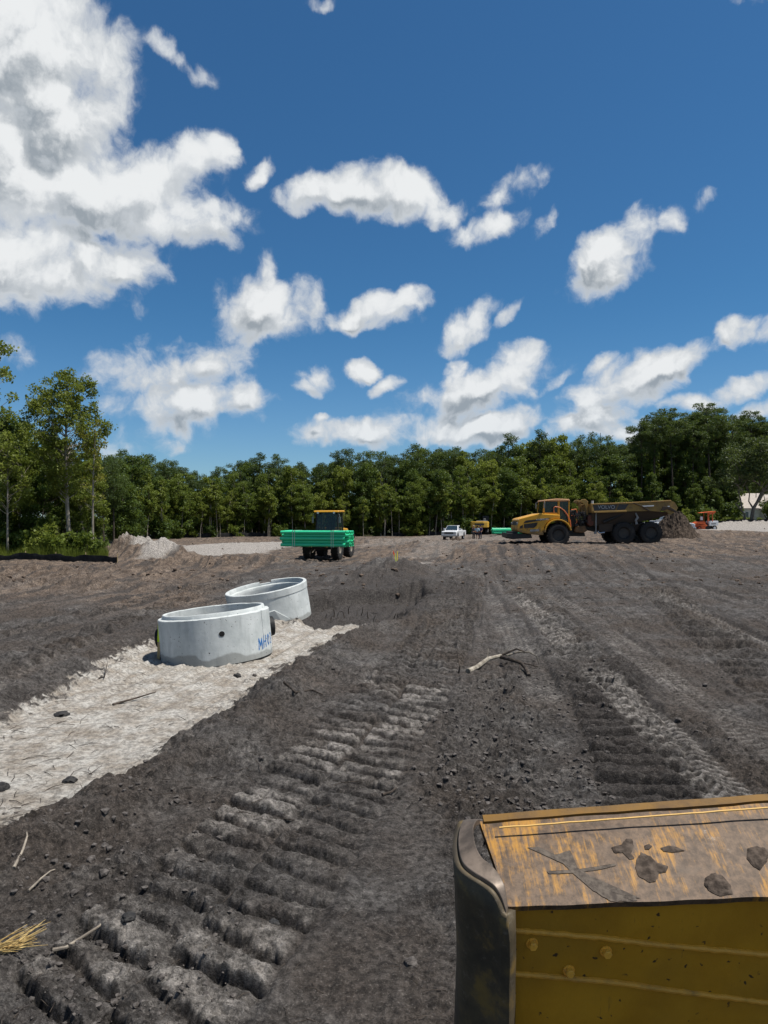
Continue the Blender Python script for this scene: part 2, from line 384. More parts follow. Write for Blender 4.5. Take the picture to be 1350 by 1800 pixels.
def terrain(X, Y, full=True):
    X = np.asarray(X, dtype=np.float64); Y = np.asarray(Y, dtype=np.float64)
    sand = np.zeros_like(X); tan = np.zeros_like(X); pale = np.zeros_like(X)
    Z = base_h(X, Y)
    R = np.hypot(X, Y)
    near = sstep(R, 60, 18)
    # broad lumps
    Z += 0.10*fbm(X, Y, 0.13, 3)*sstep(R, 4, 15)*sstep(R, 160, 60)
    wx = X + 0.6*perlin(X*0.7, Y*0.7); wy = Y + 0.6*perlin(X*0.7+50, Y*0.7)
    # long shallow wheel ruts and scrape marks running away from the viewer
    fur = fbm(X*2.6 - .30*Y + 5, Y*.085, 1.0, 4, .62, True)
    fur2 = fbm(X*.9 + .35*Y, Y*.5 - .1*X, .8, 4, .6, True)
    Z += .038*(fur-.6)*sstep(R, 7, 13)*(1-.5*sstep(R, 50, 90)) + .05*(fur2-.6)*sstep(R, 16, 34)*sstep(R, 150, 80)
    # sand strip: shallow trench with a bank of dark soil along its right side
    m = (Y > 2) & (Y < 45) & (X > -14) & (X < 6)
    sd = np.full(X.shape, -9.0); sp = np.full(X.shape, -9.0)
    if m.any():
        sd[m] = poly_sd(X[m], Y[m], SAND); sp[m] = poly_sd(X[m], Y[m], PIT)
    edge = 0.24*fbm(X, Y, 1.3, 5, .62) + .08*perlin(X*9, Y*9)
    sdn = sd + edge
    s1 = sstep(sdn, -0.12, 0.16)*(1-.8*sstep(sdn, .55, .05)*sstep(fbm(X+5, Y, 3.5, 4, .7), .0, .35))
    sand = np.maximum(sand, s1*(1-.55*sstep(fbm(wx*1.0, wy*.5, 1.1, 4), .28, .9)))
    sm = sstep(sdn, -.25, .35)
    rightside = X > (-3.0 + (Y-6.0)*0.26)
    bank = np.exp(-((sdn+0.50)/0.33)**2)*np.where(rightside, .17, .05)
    Z += -0.11*sm + bank*(1+.35*fbm(X, Y, 2.2, 2))
    spn = sp + .35*fbm(X, Y, .9, 3)
    Z += -0.52*sstep(spn, -.15, .22) 
    Z += np.where(spn > -.1, 0, 1)*.0
    # lip and dark spoil mound beyond the pit
    def mound(px, py, rx, ry, h, p=1.0, rough=.35):
        nonlocal Z
        x0, y0 = G(px, py); dx = (X-x0)/rx; dy = (Y-y0)/ry; d = dx*dx+dy*dy
        mm = d < 9
        if mm.any():
            xx, yy = X[mm], Y[mm]
            Z[mm] += h*np.exp(-d[mm]**p)*(1 + rough*fbm(xx, yy, 1.3, 4, .6)+.25*rough*fbm(xx, yy, 4.5, 3, .6, True))
    mound(690,1012,1.7,1.9,.55); mound(655,1022,2.2,1.5,.30); mound(735,1030,1.0,1.2,.26)
    mound(262,985,2.4,1.6,.80,1.2,.2); mound(228,976,1.5,1.2,.60,1,.4); mound(300,984,1.6,1.2,.42); mound(238,976,1.9,1.4,.75,1.2,.3)
    mound(360,1000,4,.9,.34,1,.8); mound(430,990,4,.8,.30,1,.8); mound(150,1012,6,1.0,.20,1,.8); mound(-20,1016,5,1.0,.20,1,.8); mound(60,1034,5,.9,.25,1,.8)
    mound(770,968,2.6,1.6,.22); mound(640,958,6,1.4,.40,1,.8); mound(760,962,4,2,.35,1,.9); mound(560,962,5,2,.3,1,.9); mound(450,955,8,2,.3,1,.9)
    mound(1290,968,6,.9,.28,1,.8); mound(1180,976,5,.9,.16,1,.8); mound(1330,944,9,1.5,.35,1,.8); mound(1010,968,3,.7,.12,1,.8); mound(1260,940,5,1.6,.3,1,.8)
    # colour zones
    for q, pl in enumerate(PALE):
        mm = (R > 20) & (R < 190)
        if mm.any():
            sp2 = poly_sd(X[mm], Y[mm], pl) + 1.1*fbm(X[mm], Y[mm], .35, 3)
            k = 1.0 if q < 3 else .35
            pale[mm] = np.maximum(pale[mm], k*sstep(sp2, -.5, 1.2))
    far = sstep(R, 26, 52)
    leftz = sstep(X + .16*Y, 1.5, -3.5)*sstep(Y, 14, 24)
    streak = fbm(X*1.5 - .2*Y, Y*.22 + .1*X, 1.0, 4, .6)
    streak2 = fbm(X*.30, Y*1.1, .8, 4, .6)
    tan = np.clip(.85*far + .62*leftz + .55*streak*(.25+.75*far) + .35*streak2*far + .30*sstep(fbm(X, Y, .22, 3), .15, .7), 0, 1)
    tan *= 1-.8*np.exp(-(((X+1.0)/4.0)**2 + ((Y-26)/6.5)**2))
    # rough clods
    rough = .35 + .65*sstep(fbm(X+31, Y, .45, 3), -.15, .5)
    litter = sstep(Y - edge_y(675+FPX*X/np.maximum(Y, 1)) + 1.2*fbm(X, Y, .5, 3), -1.2, 1.2)
    # compacted smooth strips
    S, T, L = path_st(X, Y, [(470,1800),(560,1650),(640,1500),(720,1360),(790,1230)])
    smooth_ = sstep(np.abs(T), .75, .35)*sstep(Y, 13, 9)
    rough *= 1-.75*smooth_
    S, T, L = path_st(X, Y, [(880,1230),(830,1300),(850,1400)])
    rough = np.clip(rough + .9*sstep(np.abs(T), 1.1, .3)*sstep(Y, 16, 11), 0, 1.4)
    grow = np.zeros_like(X); disturbed = np.zeros_like(X)
    for (pts, w, pitch, depth, kind, skew, amp) in TRACKS:
        xs = [G(*p)[0] for p in pts]; ys = [G(*p)[1] for p in pts]
        mm = (X > min(xs)-2) & (X < max(xs)+2) & (Y > min(ys)-2) & (Y < max(ys)+2)
        if not mm.any(): continue
        x, y = X[mm], Y[mm]
        wob = .05*perlin(x*1.1, y*1.1)
        S, T, L = path_st(x, y, pts); T = T + wob
        fade = sstep(S, -1.2, .2)*sstep(S, L+.1, L-1.6)*np.where(kind == 'tyre', 1, .62+.38*sstep(perlin(x*.6+7, y*.6), -.55, .1))
        e = sstep(np.abs(T), w/2+.05, w/2-.07)
        prof = -depth*e + .55*depth*np.exp(-((np.abs(T)-w/2-.09)/.08)**2)
        nz = .34*perlin(x*1.9, y*1.9) + .11*perlin(x*5, y*5)
        if kind == 'tyre':
            side = np.sign(T)
            ph = (S + .55*np.abs(T) + side*.03)/pitch + nz*.25
            f = ph - np.floor(ph)
            bar = sstep(f, .08, .22)*sstep(f, .72, .55) * sstep(np.abs(T), w/2, w/2-.04)
            prof += amp*bar*e*(.75+.5*perlin(x*2, y*2))
            pale[mm] = np.maximum(pale[mm], (.50 if w > .61 and amp > .025 else .36)*e*fade*sstep(y, 40, 15)*(.45+.8*bar)*np.clip(.75+.6*perlin(x*.5, y*.5), 0, 1))
        else:
            TT = T
            if kind == 'grouser2':
                lane = np.where(T < .02*np.sin(S*3), 0.0, 1.0); off = lane*.47 ; TT = np.abs(np.abs(T)-w/4)
                e2 = sstep(TT, w/4+.01, w/4-.06)
            else:
                off = 0; e2 = sstep(np.abs(T), w/2+.02, w/2-.07)
            ph = (S + skew*T)/pitch + off + nz*.50
            f = ph - np.floor(ph); idx = np.floor(ph)
            hj = .5+.5*np.sin(idx*12.9898+off*7)*np.cos(idx*4.1)
            # asymmetrical bar: steep side towards the camera, rounded crest, long back slope
            bar = sstep(f, .0, .17)*(1-.72*sstep(f, .50, 1.0)) - .45*np.exp(-((f-.985)/.07)**2) - .45*np.exp(-((f+.015)/.07)**2)
            prof += amp*(1+.55*sstep(y, 7, 14))*(bar*(.65+.55*hj) - .35)*e2*(.65+.35*sstep(perlin(x*1.7, y*1.7), -.5, .3))
            prof += .016*e2*fbm(x, y, 7, 4, .65, True) - .03*e2*sstep(fbm(x+3, y, 3.3, 3), .25, .6)
            if kind == 'grouser2':
                pale[mm] = np.maximum(pale[mm], .62*e2*fade*np.clip(bar,0,1)*sstep(y, 17, 8)*np.clip(.45+1.1*perlin(x*.9, y*.9+4)+.5*perlin(x*5, y*5), 0, 1))
        Z[mm] += prof*fade
        rough[mm] *= 1-.78*e*fade
    rough = rough*(1-.78*s1)
    # small scale
    Z += near*rough*(.042*fbm(X, Y, 2.4, 3, .6) + .032*sstep(fbm(X, Y, 5.3, 3, .62), .10, .50) - .030*sstep(fbm(X+9, Y, 4.1, 2, .6), .22, .60))
    Z += near*(1-.65*s1)*(.014*fbm(X, Y, 12, 3, .68, True) + .008*fbm(X, Y, 34, 2, .7)) * (.35+.65*rough)*(1-.4*s1)
    Z += (1-near)*sstep(R, 170, 60)*(.07*fbm(X*.7, Y*1.3, .9, 4, .62, True)+.05*fbm(X, Y, 2.6, 2, .6))*(.4+.6*sstep(fbm(X,Y,.15,2),-.2,.4))
    wet = .95*sstep(spn, -.9, .1) + .75*np.exp(-(((X-.35)/2.8)**2 + ((Y-27)/4.2)**2)) + .45*sstep(fbm(X-40, Y, .30, 4, .6), .15, .7) + .75*sstep(fbm(X*2.3 - .30*Y + 5, Y*.10, 1.0, 4, .6), .08, .5)*sstep(R, 9, 18)*(1-.65*sstep(R, 45, 80)) + .35*sstep(fbm(X*.25, Y*1.2, .7, 4, .6), .1, .6)*sstep(R, 30, 50)
    S, T, L = path_st(X, Y, [(1230,1420),(1160,1330),(1085,1240),(1040,1170)])
    wet = np.clip(wet + .8*sstep(np.abs(T+.1)+.25*fbm(X, Y, 1.1, 3), .85, .55)*sstep(Y, 14, 11), 0, 1)*(1-sand)
    return Z, sand, tan, pale*(1-litter), litter, rough, wet
def H(x, y): return float(terrain(np.array([x]), np.array([y]))[0][0])

# ------------------------------------------------------------------ soil material
def soil_material():
    m = bpy.data.materials.new('site_soil'); m.use_nodes = True; nt = m.node_tree; nt.nodes.clear()
    geo = nt.nodes.new('ShaderNodeNewGeometry'); P = geo.outputs['Position']
    def att(n):
        a = nt.nodes.new('ShaderNodeAttribute'); a.attribute_name = n; return a.outputs['Fac']
    sand, tan, pale, litter, wet = att('sand'), att('tan'), att('pale'), att('litter'), att('wet')
    nL = noise_(nt, P, 0.45, 5, .6); nM = noise_(nt, P, 2.6, 7, .65); nS = noise_(nt, P, 17, 8, .72); nX = noise_(nt, P, 70, 4, .7)
    dark = mixc(nt, ramp(nt, nM, .32, .72), (.047,.043,.041), (.150,.140,.132))
    dark = mixc(nt, ramp(nt, nL, .36, .66), dark, (.070,.057,.048))
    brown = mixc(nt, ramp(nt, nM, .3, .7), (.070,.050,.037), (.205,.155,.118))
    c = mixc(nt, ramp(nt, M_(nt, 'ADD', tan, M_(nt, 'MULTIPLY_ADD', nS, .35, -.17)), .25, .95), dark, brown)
    c = mixc(nt, ramp(nt, M_(nt, 'ADD', wet, M_(nt, 'MULTIPLY_ADD', nM, .6, -.3)), .1, .9, 0, .85), c, mixc(nt, nS, (.030,.026,.024), (.062,.055,.051)))
    c = mixc(nt, ramp(nt, M_(nt, 'ADD', pale, M_(nt, 'MULTIPLY_ADD', nM, .6, -.30)), .05, .95), c, (.31,.285,.26))
    sc_ = mixc(nt, ramp(nt, nM, .34, .68), (.42,.40,.365), (.255,.22,.18))
    c = mixc(nt, ramp(nt, M_(nt, 'ADD', sand, M_(nt, 'MULTIPLY_ADD', nS, .5, -.25)), .18, .62), c, sc_)
    c = mixc(nt, ramp(nt, nS, .34, .62, .55, 0), c, (.022,.019,.017), 'MIX')       # cavity shade put into the colour, darkening the hollows of the bump
    c = mixc(nt, ramp(nt, nX, .56, .72, 0, .40), c, (.27,.25,.23))                   # dry grains
    c = mixc(nt, litter, c, mixc(nt, nM, (.05,.06,.022), (.035,.028,.018)))
    gr = nt.nodes.new('ShaderNodeCombineColor'); v_ = M_(nt, 'MULTIPLY', ramp(nt, nS, .30, .70, .42, 1.5, smooth=False), ramp(nt, nX, .35, .65, .80, 1.22, smooth=False))
    for q in range(3): Lk(nt, v_, gr.inputs[q])
    mg = nt.nodes.new('ShaderNodeMix'); mg.data_type = 'RGBA'; mg.blend_type = 'MULTIPLY'; Lk(nt, M_(nt, 'MULTIPLY_ADD', sand, -.75, 1.0), mg.inputs[0]); Lk(nt, c, mg.inputs[6]); Lk(nt, gr.outputs[0], mg.inputs[7]); c = mg.outputs[2]
    b = nt.nodes.new('ShaderNodeBsdfPrincipled'); setin(nt, b.inputs['Base Color'], c)
    b.inputs['Roughness'].default_value = .93; b.inputs['Specular IOR Level'].default_value = .18
    bp = nt.nodes.new('ShaderNodeBump'); bp.inputs['Strength'].default_value = 1.0; bp.inputs['Distance'].default_value = .05
    Lk(nt, M_(nt, 'MULTIPLY', nS, M_(nt, 'MULTIPLY_ADD', sand, -.72, 1.0)), bp.inputs['Height'])
    bp2 = nt.nodes.new('ShaderNodeBump'); bp2.inputs['Strength'].default_value = 1.0; bp2.inputs['Distance'].default_value = .014
    Lk(nt, nX, bp2.inputs['Height']); Lk(nt, bp.outputs[0], bp2.inputs['Normal']); Lk(nt, bp2.outputs[0], b.inputs['Normal'])
    o = nt.nodes.new('ShaderNodeOutputMaterial'); Lk(nt, b.outputs[0], o.inputs['Surface'])
    return m
MSOIL = soil_material()
def build_ground():
    rows = [-60, -30, -12, -5, -1, .8, 1.6, 2.2, 2.6, 2.9]
    y = 3.05
    while y < 4000:
        rows.append(y)
        y += min(y*y/3200.0, y*.0052) if y < 135 else y*.06
    rows = np.array(rows)
    t = np.linspace(-.66, .66, 725)
    tl = np.array([.70,.75,.8,.87,.95,1.05,1.2,1.4,1.7,2.1,2.8,4,6,10,20,40])
    cols = np.concatenate([-tl[::-1], t, tl])
    Yg, Tg = np.meshgrid(rows, cols, indexing='ij')
    Xg = Tg*np.maximum(Yg, 2.2)
    Z, sand, tan, pale, litter, _, wet = terrain(Xg.ravel(), Yg.ravel())
    V = np.stack([Xg.ravel(), Yg.ravel(), Z], 1)
    nr, nc = Xg.shape
    i = (np.arange(nr-1)[:, None]*nc + np.arange(nc-1)[None, :]).ravel()
    F = np.stack([i, i+1, i+nc+1, i+nc], 1)
    o = mesh_np('ground', V, F, MSOIL, smooth=True)
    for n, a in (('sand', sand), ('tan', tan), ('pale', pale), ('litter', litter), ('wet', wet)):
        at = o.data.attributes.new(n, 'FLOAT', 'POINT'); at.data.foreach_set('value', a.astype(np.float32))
    tag(o, kind='structure')
    print('ground', nr, nc, nr*nc)
build_ground()
# ------------------------------------------------------------------ vegetation
def leaf_material(name, c0, c1, trans=.35, rand=.35, patch=.55):
    m = bpy.data.materials.new(name); m.use_nodes = True; nt = m.node_tree; nt.nodes.clear()
    tcn = nt.nodes.new('ShaderNodeTexCoord'); oi = nt.nodes.new('ShaderNodeObjectInfo')
    n = noise_(nt, tcn.outputs['Object'], patch, 3, .6); n2 = noise_(nt, tcn.outputs['Object'], 5.0, 2, .6)
    f = M_(nt, 'ADD', M_(nt, 'MULTIPLY_ADD', oi.outputs['Random'], rand, -rand/2), M_(nt, 'ADD', M_(nt, 'MULTIPLY', n, .7), M_(nt, 'MULTIPLY', n2, .45)))
    col = mixc(nt, ramp(nt, f, .25, .90, smooth=False), c0, c1)
    d = nt.nodes.new('ShaderNodeBsdfPrincipled'); setin(nt, d.inputs['Base Color'], col); d.inputs['Roughness'].default_value = .55; d.inputs['Specular IOR Level'].default_value = .25
    t = nt.nodes.new('ShaderNodeBsdfTranslucent'); setin(nt, t.inputs['Color'], mixc(nt, .5, col, (.19,.24,.03)))
    mx = nt.nodes.new('ShaderNodeMixShader'); mx.inputs[0].default_value = trans
    Lk(nt, d.outputs[0], mx.inputs[1]); Lk(nt, t.outputs[0], mx.inputs[2])
    o = nt.nodes.new('ShaderNodeOutputMaterial'); Lk(nt, mx.outputs[0], o.inputs['Surface'])
    return m
def rough_material(name, c0, c1, scale=6, rough=.9, spec=.2, bump=.3, bdist=.02, detail=6, metal=0.0, lo=.35, hi=.68, stretch=None, obj=True):
    m = bpy.data.materials.new(name); m.use_nodes = True; nt = m.node_tree; nt.nodes.clear()
    tcn = nt.nodes.new('ShaderNodeTexCoord'); P = tcn.outputs['Object']
    if stretch: P = V_(nt, 'MULTIPLY', P, stretch)
    n = noise_(nt, P, scale, detail, .62)
    b = nt.nodes.new('ShaderNodeBsdfPrincipled'); setin(nt, b.inputs['Base Color'], mixc(nt, ramp(nt, n, lo, hi), c0, c1))
    b.inputs['Roughness'].default_value = rough; b.inputs['Specular IOR Level'].default_value = spec; b.inputs['Metallic'].default_value = metal
    if bump:
        bp = nt.nodes.new('ShaderNodeBump'); bp.inputs['Strength'].default_value = bump; bp.inputs['Distance'].default_value = bdist
        Lk(nt, n, bp.inputs['Height']); Lk(nt, bp.outputs[0], b.inputs['Normal'])
    o = nt.nodes.new('ShaderNodeOutputMaterial'); Lk(nt, b.outputs[0], o.inputs['Surface'])
    return m
L_PINE = leaf_material('pine_needles', (.020,.040,.012), (.075,.115,.026), .28)
L_DARK = leaf_material('dark_leaves', (.028,.054,.011), (.095,.140,.024), .35)
L_MID  = leaf_material('mid_leaves', (.050,.082,.012), (.150,.190,.030), .38)
L_LITE = leaf_material('light_leaves', (.078,.110,.016), (.215,.245,.040), .42)
L_OAK  = leaf_material('oak_leaves', (.034,.055,.018), (.105,.130,.042), .28)
L_YEL  = leaf_material('yellow_leaves', (.09,.10,.014), (.24,.22,.03), .38)
BARK_D = rough_material('dark_bark', (.030,.024,.019), (.085,.070,.056), 5, stretch=(3,3,.6))
BARK_P = rough_material('pale_bark', (.16,.14,.11), (.38,.34,.28), 4, stretch=(3,3,.5))
BARK_M = rough_material('grey_bark', (.085,.074,.060), (.20,.175,.145), 4, stretch=(3,3,.5))

def leaf_quads(cent, size, asp=.55, up=.25, r=rng):
    n = len(cent)
    u = r.normal(size=(n,3)); u /= np.linalg.norm(u, axis=1)[:,None]
    w = r.normal(size=(n,3)); w[:,2] += up*3; v = np.cross(u, w); v /= np.linalg.norm(v, axis=1)[:,None]+1e-9
    s = (size*r.uniform(.6, 1.3, n))[:,None]
    V = np.stack([cent-u*s, cent+v*s*asp, cent+u*s, cent-v*s*asp], 1).reshape(-1,3)
    return V, np.arange(4*n).reshape(n,4)
def clump_points(centers, radii, per, flat=.7, r=rng):
    out = []
    for c, rad in zip(centers, radii):
        n = max(6, int(per*rad*rad))
        d = r.normal(size=(n,3)); d /= np.linalg.norm(d, axis=1)[:,None]
        q = d*(r.uniform(.15, 1, n)**.45)[:,None]*rad*np.array([1,1,flat])
        q *= (1+.35*np.sin(d[:,0]*7+rad*9)*np.cos(d[:,1]*6))[:,None]
        out.append(c+q)
    return np.concatenate(out)
def wood_mesh(name, polys, mat, parent=None):
    b = MB()
    for pts, rr, n in polys: b.tube(pts, rr, n)
    return b.build(name, mat, parent, smooth=True)
def trunk_line(h, lean, bend, n=9, r=rnd):
    ph = r.uniform(0, 6.28); p2 = r.uniform(0, 6.28)
    return [Vector((lean[0]*t + bend*math.sin(t*4+ph)*t, lean[1]*t + bend*math.cos(t*3.3+p2)*t, h*t)) for t in [i/(n-1) for i in range(n)]]
def at_h(line, z):
    for a, b in zip(line, line[1:]):
        if a.z <= z <= b.z+1e-9: return a.lerp(b, (z-a.z)/(b.z-a.z+1e-9))
    return line[-1].copy()
def make_tree(h, env, nclump, crad, leaf, per, lmat, bmat, tr, lo, lean=(0,0), bend=.15, flat=.7, limbfrac=.6, asp=.55, trunk_top=.96, seed=0, shell=.45):
    """env(t) = crown radius at relative height t (lo..1)"""
    r = random.Random(seed); g = np.random.default_rng(seed)
    line = trunk_line(h*trunk_top, lean, bend, r=r)
    cs, rs = [], []
    tries = 0
    while len(cs) < nclump and tries < 9000:
        tries += 1
        t = lo + (1-lo)*r.random()
        R = env(t)
        if R <= 0 or r.random() > (R/max(.3, env.mx))**1.0: continue
        a = r.uniform(0, 6.283); q = R*(r.random()**shell)
        c0 = at_h(line, t*h)
        cs.append(np.array([c0.x+q*math.cos(a), c0.y+q*math.sin(a), t*h])); rs.append(crad*r.uniform(.65, 1.25))
    root = bpy.data.objects.new('tree', None)
    pts = clump_points(cs, rs, per, flat, g)
    V, F = leaf_quads(pts, leaf, asp, r=g)
    crown = mesh_np('crown', V, F, lmat, root)
    n = len(line); polys = [(line, [tr*(1-.80*(i/(n-1))**1.1)*(1.35 if i == 0 else 1) for i in range(n)], 8)]
    for c, rad in zip(cs, rs):
        if r.random() > limbfrac: continue
        e = Vector(c); b0 = at_h(line, max(lo*h*.75, e.z - (e.xy-line[0].xy).length*r.uniform(.35,.9) - .2))
        if (e-b0).length < .5: continue
        md = b0.lerp(e, .55) + Vector((r.uniform(-.15,.15), r.uniform(-.15,.15), -.08*(e-b0).length*r.random()))*1.0
        k = max(.012, tr*.30*(1-b0.z/h*.7)); polys.append(([b0, md, e], [k, k*.62, k*.22], 5))
    trunk = wood_mesh('trunk', polys, bmat, root)
    return root, crown, trunk
class Env:
    def __init__(s, pts): s.x = [p[0] for p in pts]; s.y = [p[1] for p in pts]; s.mx = max(s.y)
    def __call__(s, t): return float(np.interp(t, s.x, s.y))
PROTO = {}
def proto(key, h, *a, **k):
    root, cr, tr = make_tree(h, *a, **k)
    PROTO.setdefault(key, []).append((h, cr.data, tr.data))
    for o in (cr, tr): bpy.data.objects.remove(o)
    bpy.data.objects.remove(root)
for i in range(4):
    proto('pine', 16, Env([(.42,.3),(.52,1.3),(.66,2.3),(.82,2.4),(.93,1.7),(1,.5)]), 46+4*i, .78, .165, 240, L_PINE, BARK_D, .19, .42, bend=.2, flat=.62, asp=.30, seed=20+i)
for i in range(2):
    proto('flatpine', 21, Env([(.62,.2),(.74,1.6),(.86,3.0),(.95,2.8),(1,1.2)]), 46, .92, .18, 210, L_PINE, BARK_D, .22, .60, bend=.35, flat=.50, asp=.30, seed=30+i)
BENV = [[(.10,.6),(.25,1.7),(.5,2.5),(.75,2.3),(.92,1.5),(1,.5)], [(.2,.4),(.4,1.2),(.6,2.2),(.8,2.4),(.95,1.6),(1,.6)], [(.08,1.2),(.2,2.0),(.4,1.7),(.6,2.2),(.85,1.6),(1,.4)],
        [(.3,.6),(.45,1.9),(.6,1.4),(.78,2.0),(.92,1.4),(1,.4)], [(.12,1.0),(.35,2.7),(.6,2.8),(.82,2.0),(1,.6)], [(.15,.5),(.4,1.3),(.7,1.6),(.9,1.4),(1,.6)]]
for i in range(6):
    proto('broad', 11, Env(BENV[i]), 70+4*i, (.70,.60,.75,.55,.80,.58)[i], .135, 300, (L_MID, L_LITE, L_DARK, L_LITE, L_MID, L_LITE)[i], (BARK_M, BARK_P, BARK_D, BARK_P, BARK_D, BARK_P)[i], .11, .12, lean=(rnd.uniform(-.8,.8), rnd.uniform(-.5,.5)), bend=.5, seed=40+i)
for i in range(2):
    proto('dark', 12, Env([(.08,.8),(.3,2.1),(.6,2.3),(.85,1.7),(1,.5)]), 60, .85, .18, 190, L_DARK, BARK_D, .14, .08, bend=.3, seed=50+i)
for i in range(3):
    proto('slim', 9, Env([(.35,.2),(.55,.9),(.8,1.1),(1,.3)]), 26, .50, .16, 210, (L_LITE, L_MID, L_LITE)[i], BARK_P, .065, .32, bend=.5, seed=60+i)
for i in range(3):
    proto('shrub', 2.4, Env([(0,.9),(.4,1.3),(.8,.9),(1,.3)]), 20, .48, .15, 260, (L_DARK, L_MID, L_LITE)[i], BARK_D, .04, .05, flat=.8, seed=70+i)
def put_tree(key, name, x, y, h, label, cat='tree', group=None, wide=1.0, var=None, z=None):
    vs = PROTO[key]; hh, cm, tm = vs[rnd.randrange(len(vs)) if var is None else var % len(vs)]
    s = h/hh
    e = empty(name, (x, y, (H(x, y) if z is None else z)-.05), rnd.uniform(0, 6.28), label, cat, group)
    e.scale = (s*wide, s*wide, s)
    for nm, d in (('crown', cm), ('trunk', tm)):
        o = bpy.data.objects.new(nm, d); C.objects.link(o); o.parent = e
    return e
SKY_PX = [180,220,265,300,340,400,430,500,540,562,590,640,690,720,745,770,800,830,870,910,940,970,1000,1040,1070,1090,1110,1122,1140,1180,1230,1280,1310,1350,1450,1600]
SKY_PY = [797,791,798,806,820,819,803,797,812,813,793,789,790,793,780,768,776,778,774,765,752,765,764,755,764,775,768,742,736,728,722,714,724,730,735,740]
def seg(px):
    for lim, t in ((262,'behind the sandy dirt piles'),(430,'left of the pipe loader'),(540,'behind the left pipe ends'),(625,'behind the loader cab'),
                   (705,'above the survey stakes'),(780,'just left of the white pickup'),(860,'behind the white pickup'),(945,'behind the hauler nose'),
                   (1030,'behind the hauler cab'),(1105,'behind the dump bed front'),(1190,'behind the dump bed rear'),(1260,'behind the orange tractor'),(9999,'behind the house')):
        if px < lim: return t
PEND = {}
NUMW = ['','','two','three','four','five','six','seven','eight','nine','ten','eleven','twelve','thirteen','fourteen','fifteen','sixteen','seventeen','eighteen','nineteen','twenty']
ORDW = ['first','second','third','fourth','fifth','sixth','seventh','eighth','ninth','tenth','eleventh','twelfth','thirteenth','fourteenth','fifteenth','sixteenth','seventeenth','eighteenth','nineteenth','twentieth']
def later(o, px, base):
    """o gets its label once all its look-alikes are known: their order from left to right"""
    PEND.setdefault(base, []).append((px, o)); return o
def settle():
    for base, L in PEND.items():
        L.sort(key=lambda t: t[0]); n = len(L)
        for i, (_, o) in enumerate(L):
            o['label'] = base if n == 1 else f"{base}, {'leftmost' if i == 0 else 'rightmost' if i == n-1 else ORDW[i] + ' from left'}"
            if n > 1: o['group'] = base.replace(' tree ', ' trees ').replace(' pine ', ' pines ')
ground_h = {}
rowdef = [(0.0,'front',.42,.72,34),(3.2,'second',.62,.88,34),(7.5,'third',.85,1.05,33),(12.5,'rear',.90,1.0,36),(19,'last',.78,.92,34)]
for ri, (off, rname, k0, k1, step) in enumerate(rowdef):
    px = 190 + rnd.uniform(0, 20)
    while px < 1560:
        ey = float(edge_y(px)); Y = ey + off + rnd.uniform(-1.2, 1.2)
        if px < 330: Y += 4*off*.0
        x = (px-675)/FPX*Y
        right = px > 1105
        z = float(base_h(np.array([x]), np.array([Y]))[0])
        hs_ = (HZ - np.interp(px, SKY_PX, SKY_PY))/FPX*Y + EYE - z
        h = hs_*rnd.uniform(k0, k1)
        if ri <= 1:
            if right and px < 1290: key, nm = ('shrub','bush') if ri == 0 else ('dark','broadleaf_tree')
            elif right: key, nm = 'dark','broadleaf_tree'
            else: key, nm = ('broad','broadleaf_tree') if rnd.random() < (.80 if px < 1000 else .9) else ('slim','sapling')
            if key == 'shrub': h = rnd.uniform(2.2, 4.5)
            elif right: h = rnd.uniform(6, 10)
        elif ri in (2, 3):
            key, nm = ('flatpine','pine_tree') if right else (('pine','pine_tree') if rnd.random() < (.85 if px < 700 or ri == 3 else .6) else ('broad','broadleaf_tree'))
        else: key, nm = ('dark','broadleaf_tree') if not right else ('flatpine','pine_tree')
        kind = {'broad':'leafy green tree','slim':'slim pale-trunked sapling','pine':'tall dark pine','flatpine':'very tall flat-topped pine','dark':'dark dense tree','shrub':'dark rounded bush'}[key]
        e = put_tree(key, nm, x, Y, h, None, 'bush' if key == 'shrub' else 'tree', None, wide=rnd.uniform(.9,1.15)*(1.0 if ri < 2 else 1.05), z=z)
        later(e, px, f"{kind} in {rname} forest row {seg(px)}")
        px += step*rnd.uniform(.75, 1.25)*(.8 if px < 330 else 1)
# extra pale saplings and low bushes along the far edge
for q in range(44):
    px = rnd.uniform(205, 1100); Y = float(edge_y(px)) - rnd.uniform(.5, 2.5); x = (px-675)/FPX*Y; z = float(base_h(np.array([x]), np.array([Y]))[0])
    later(put_tree('slim', 'sapling', x, Y, rnd.uniform(5.5, 9.5), None, 'tree', z=z), px, f"thin sapling before the forest {seg(px)}")
for q in range(50):
    px = rnd.uniform(200, 1120); Y = float(edge_y(px)) - rnd.uniform(-.5, 2.0); x = (px-675)/FPX*Y; z = float(base_h(np.array([x]), np.array([Y]))[0])
    later(put_tree('shrub', 'bush', x, Y, rnd.uniform(1.2, 3.0), None, 'bush', z=z), px, f"low bush at the forest foot {seg(px)}")
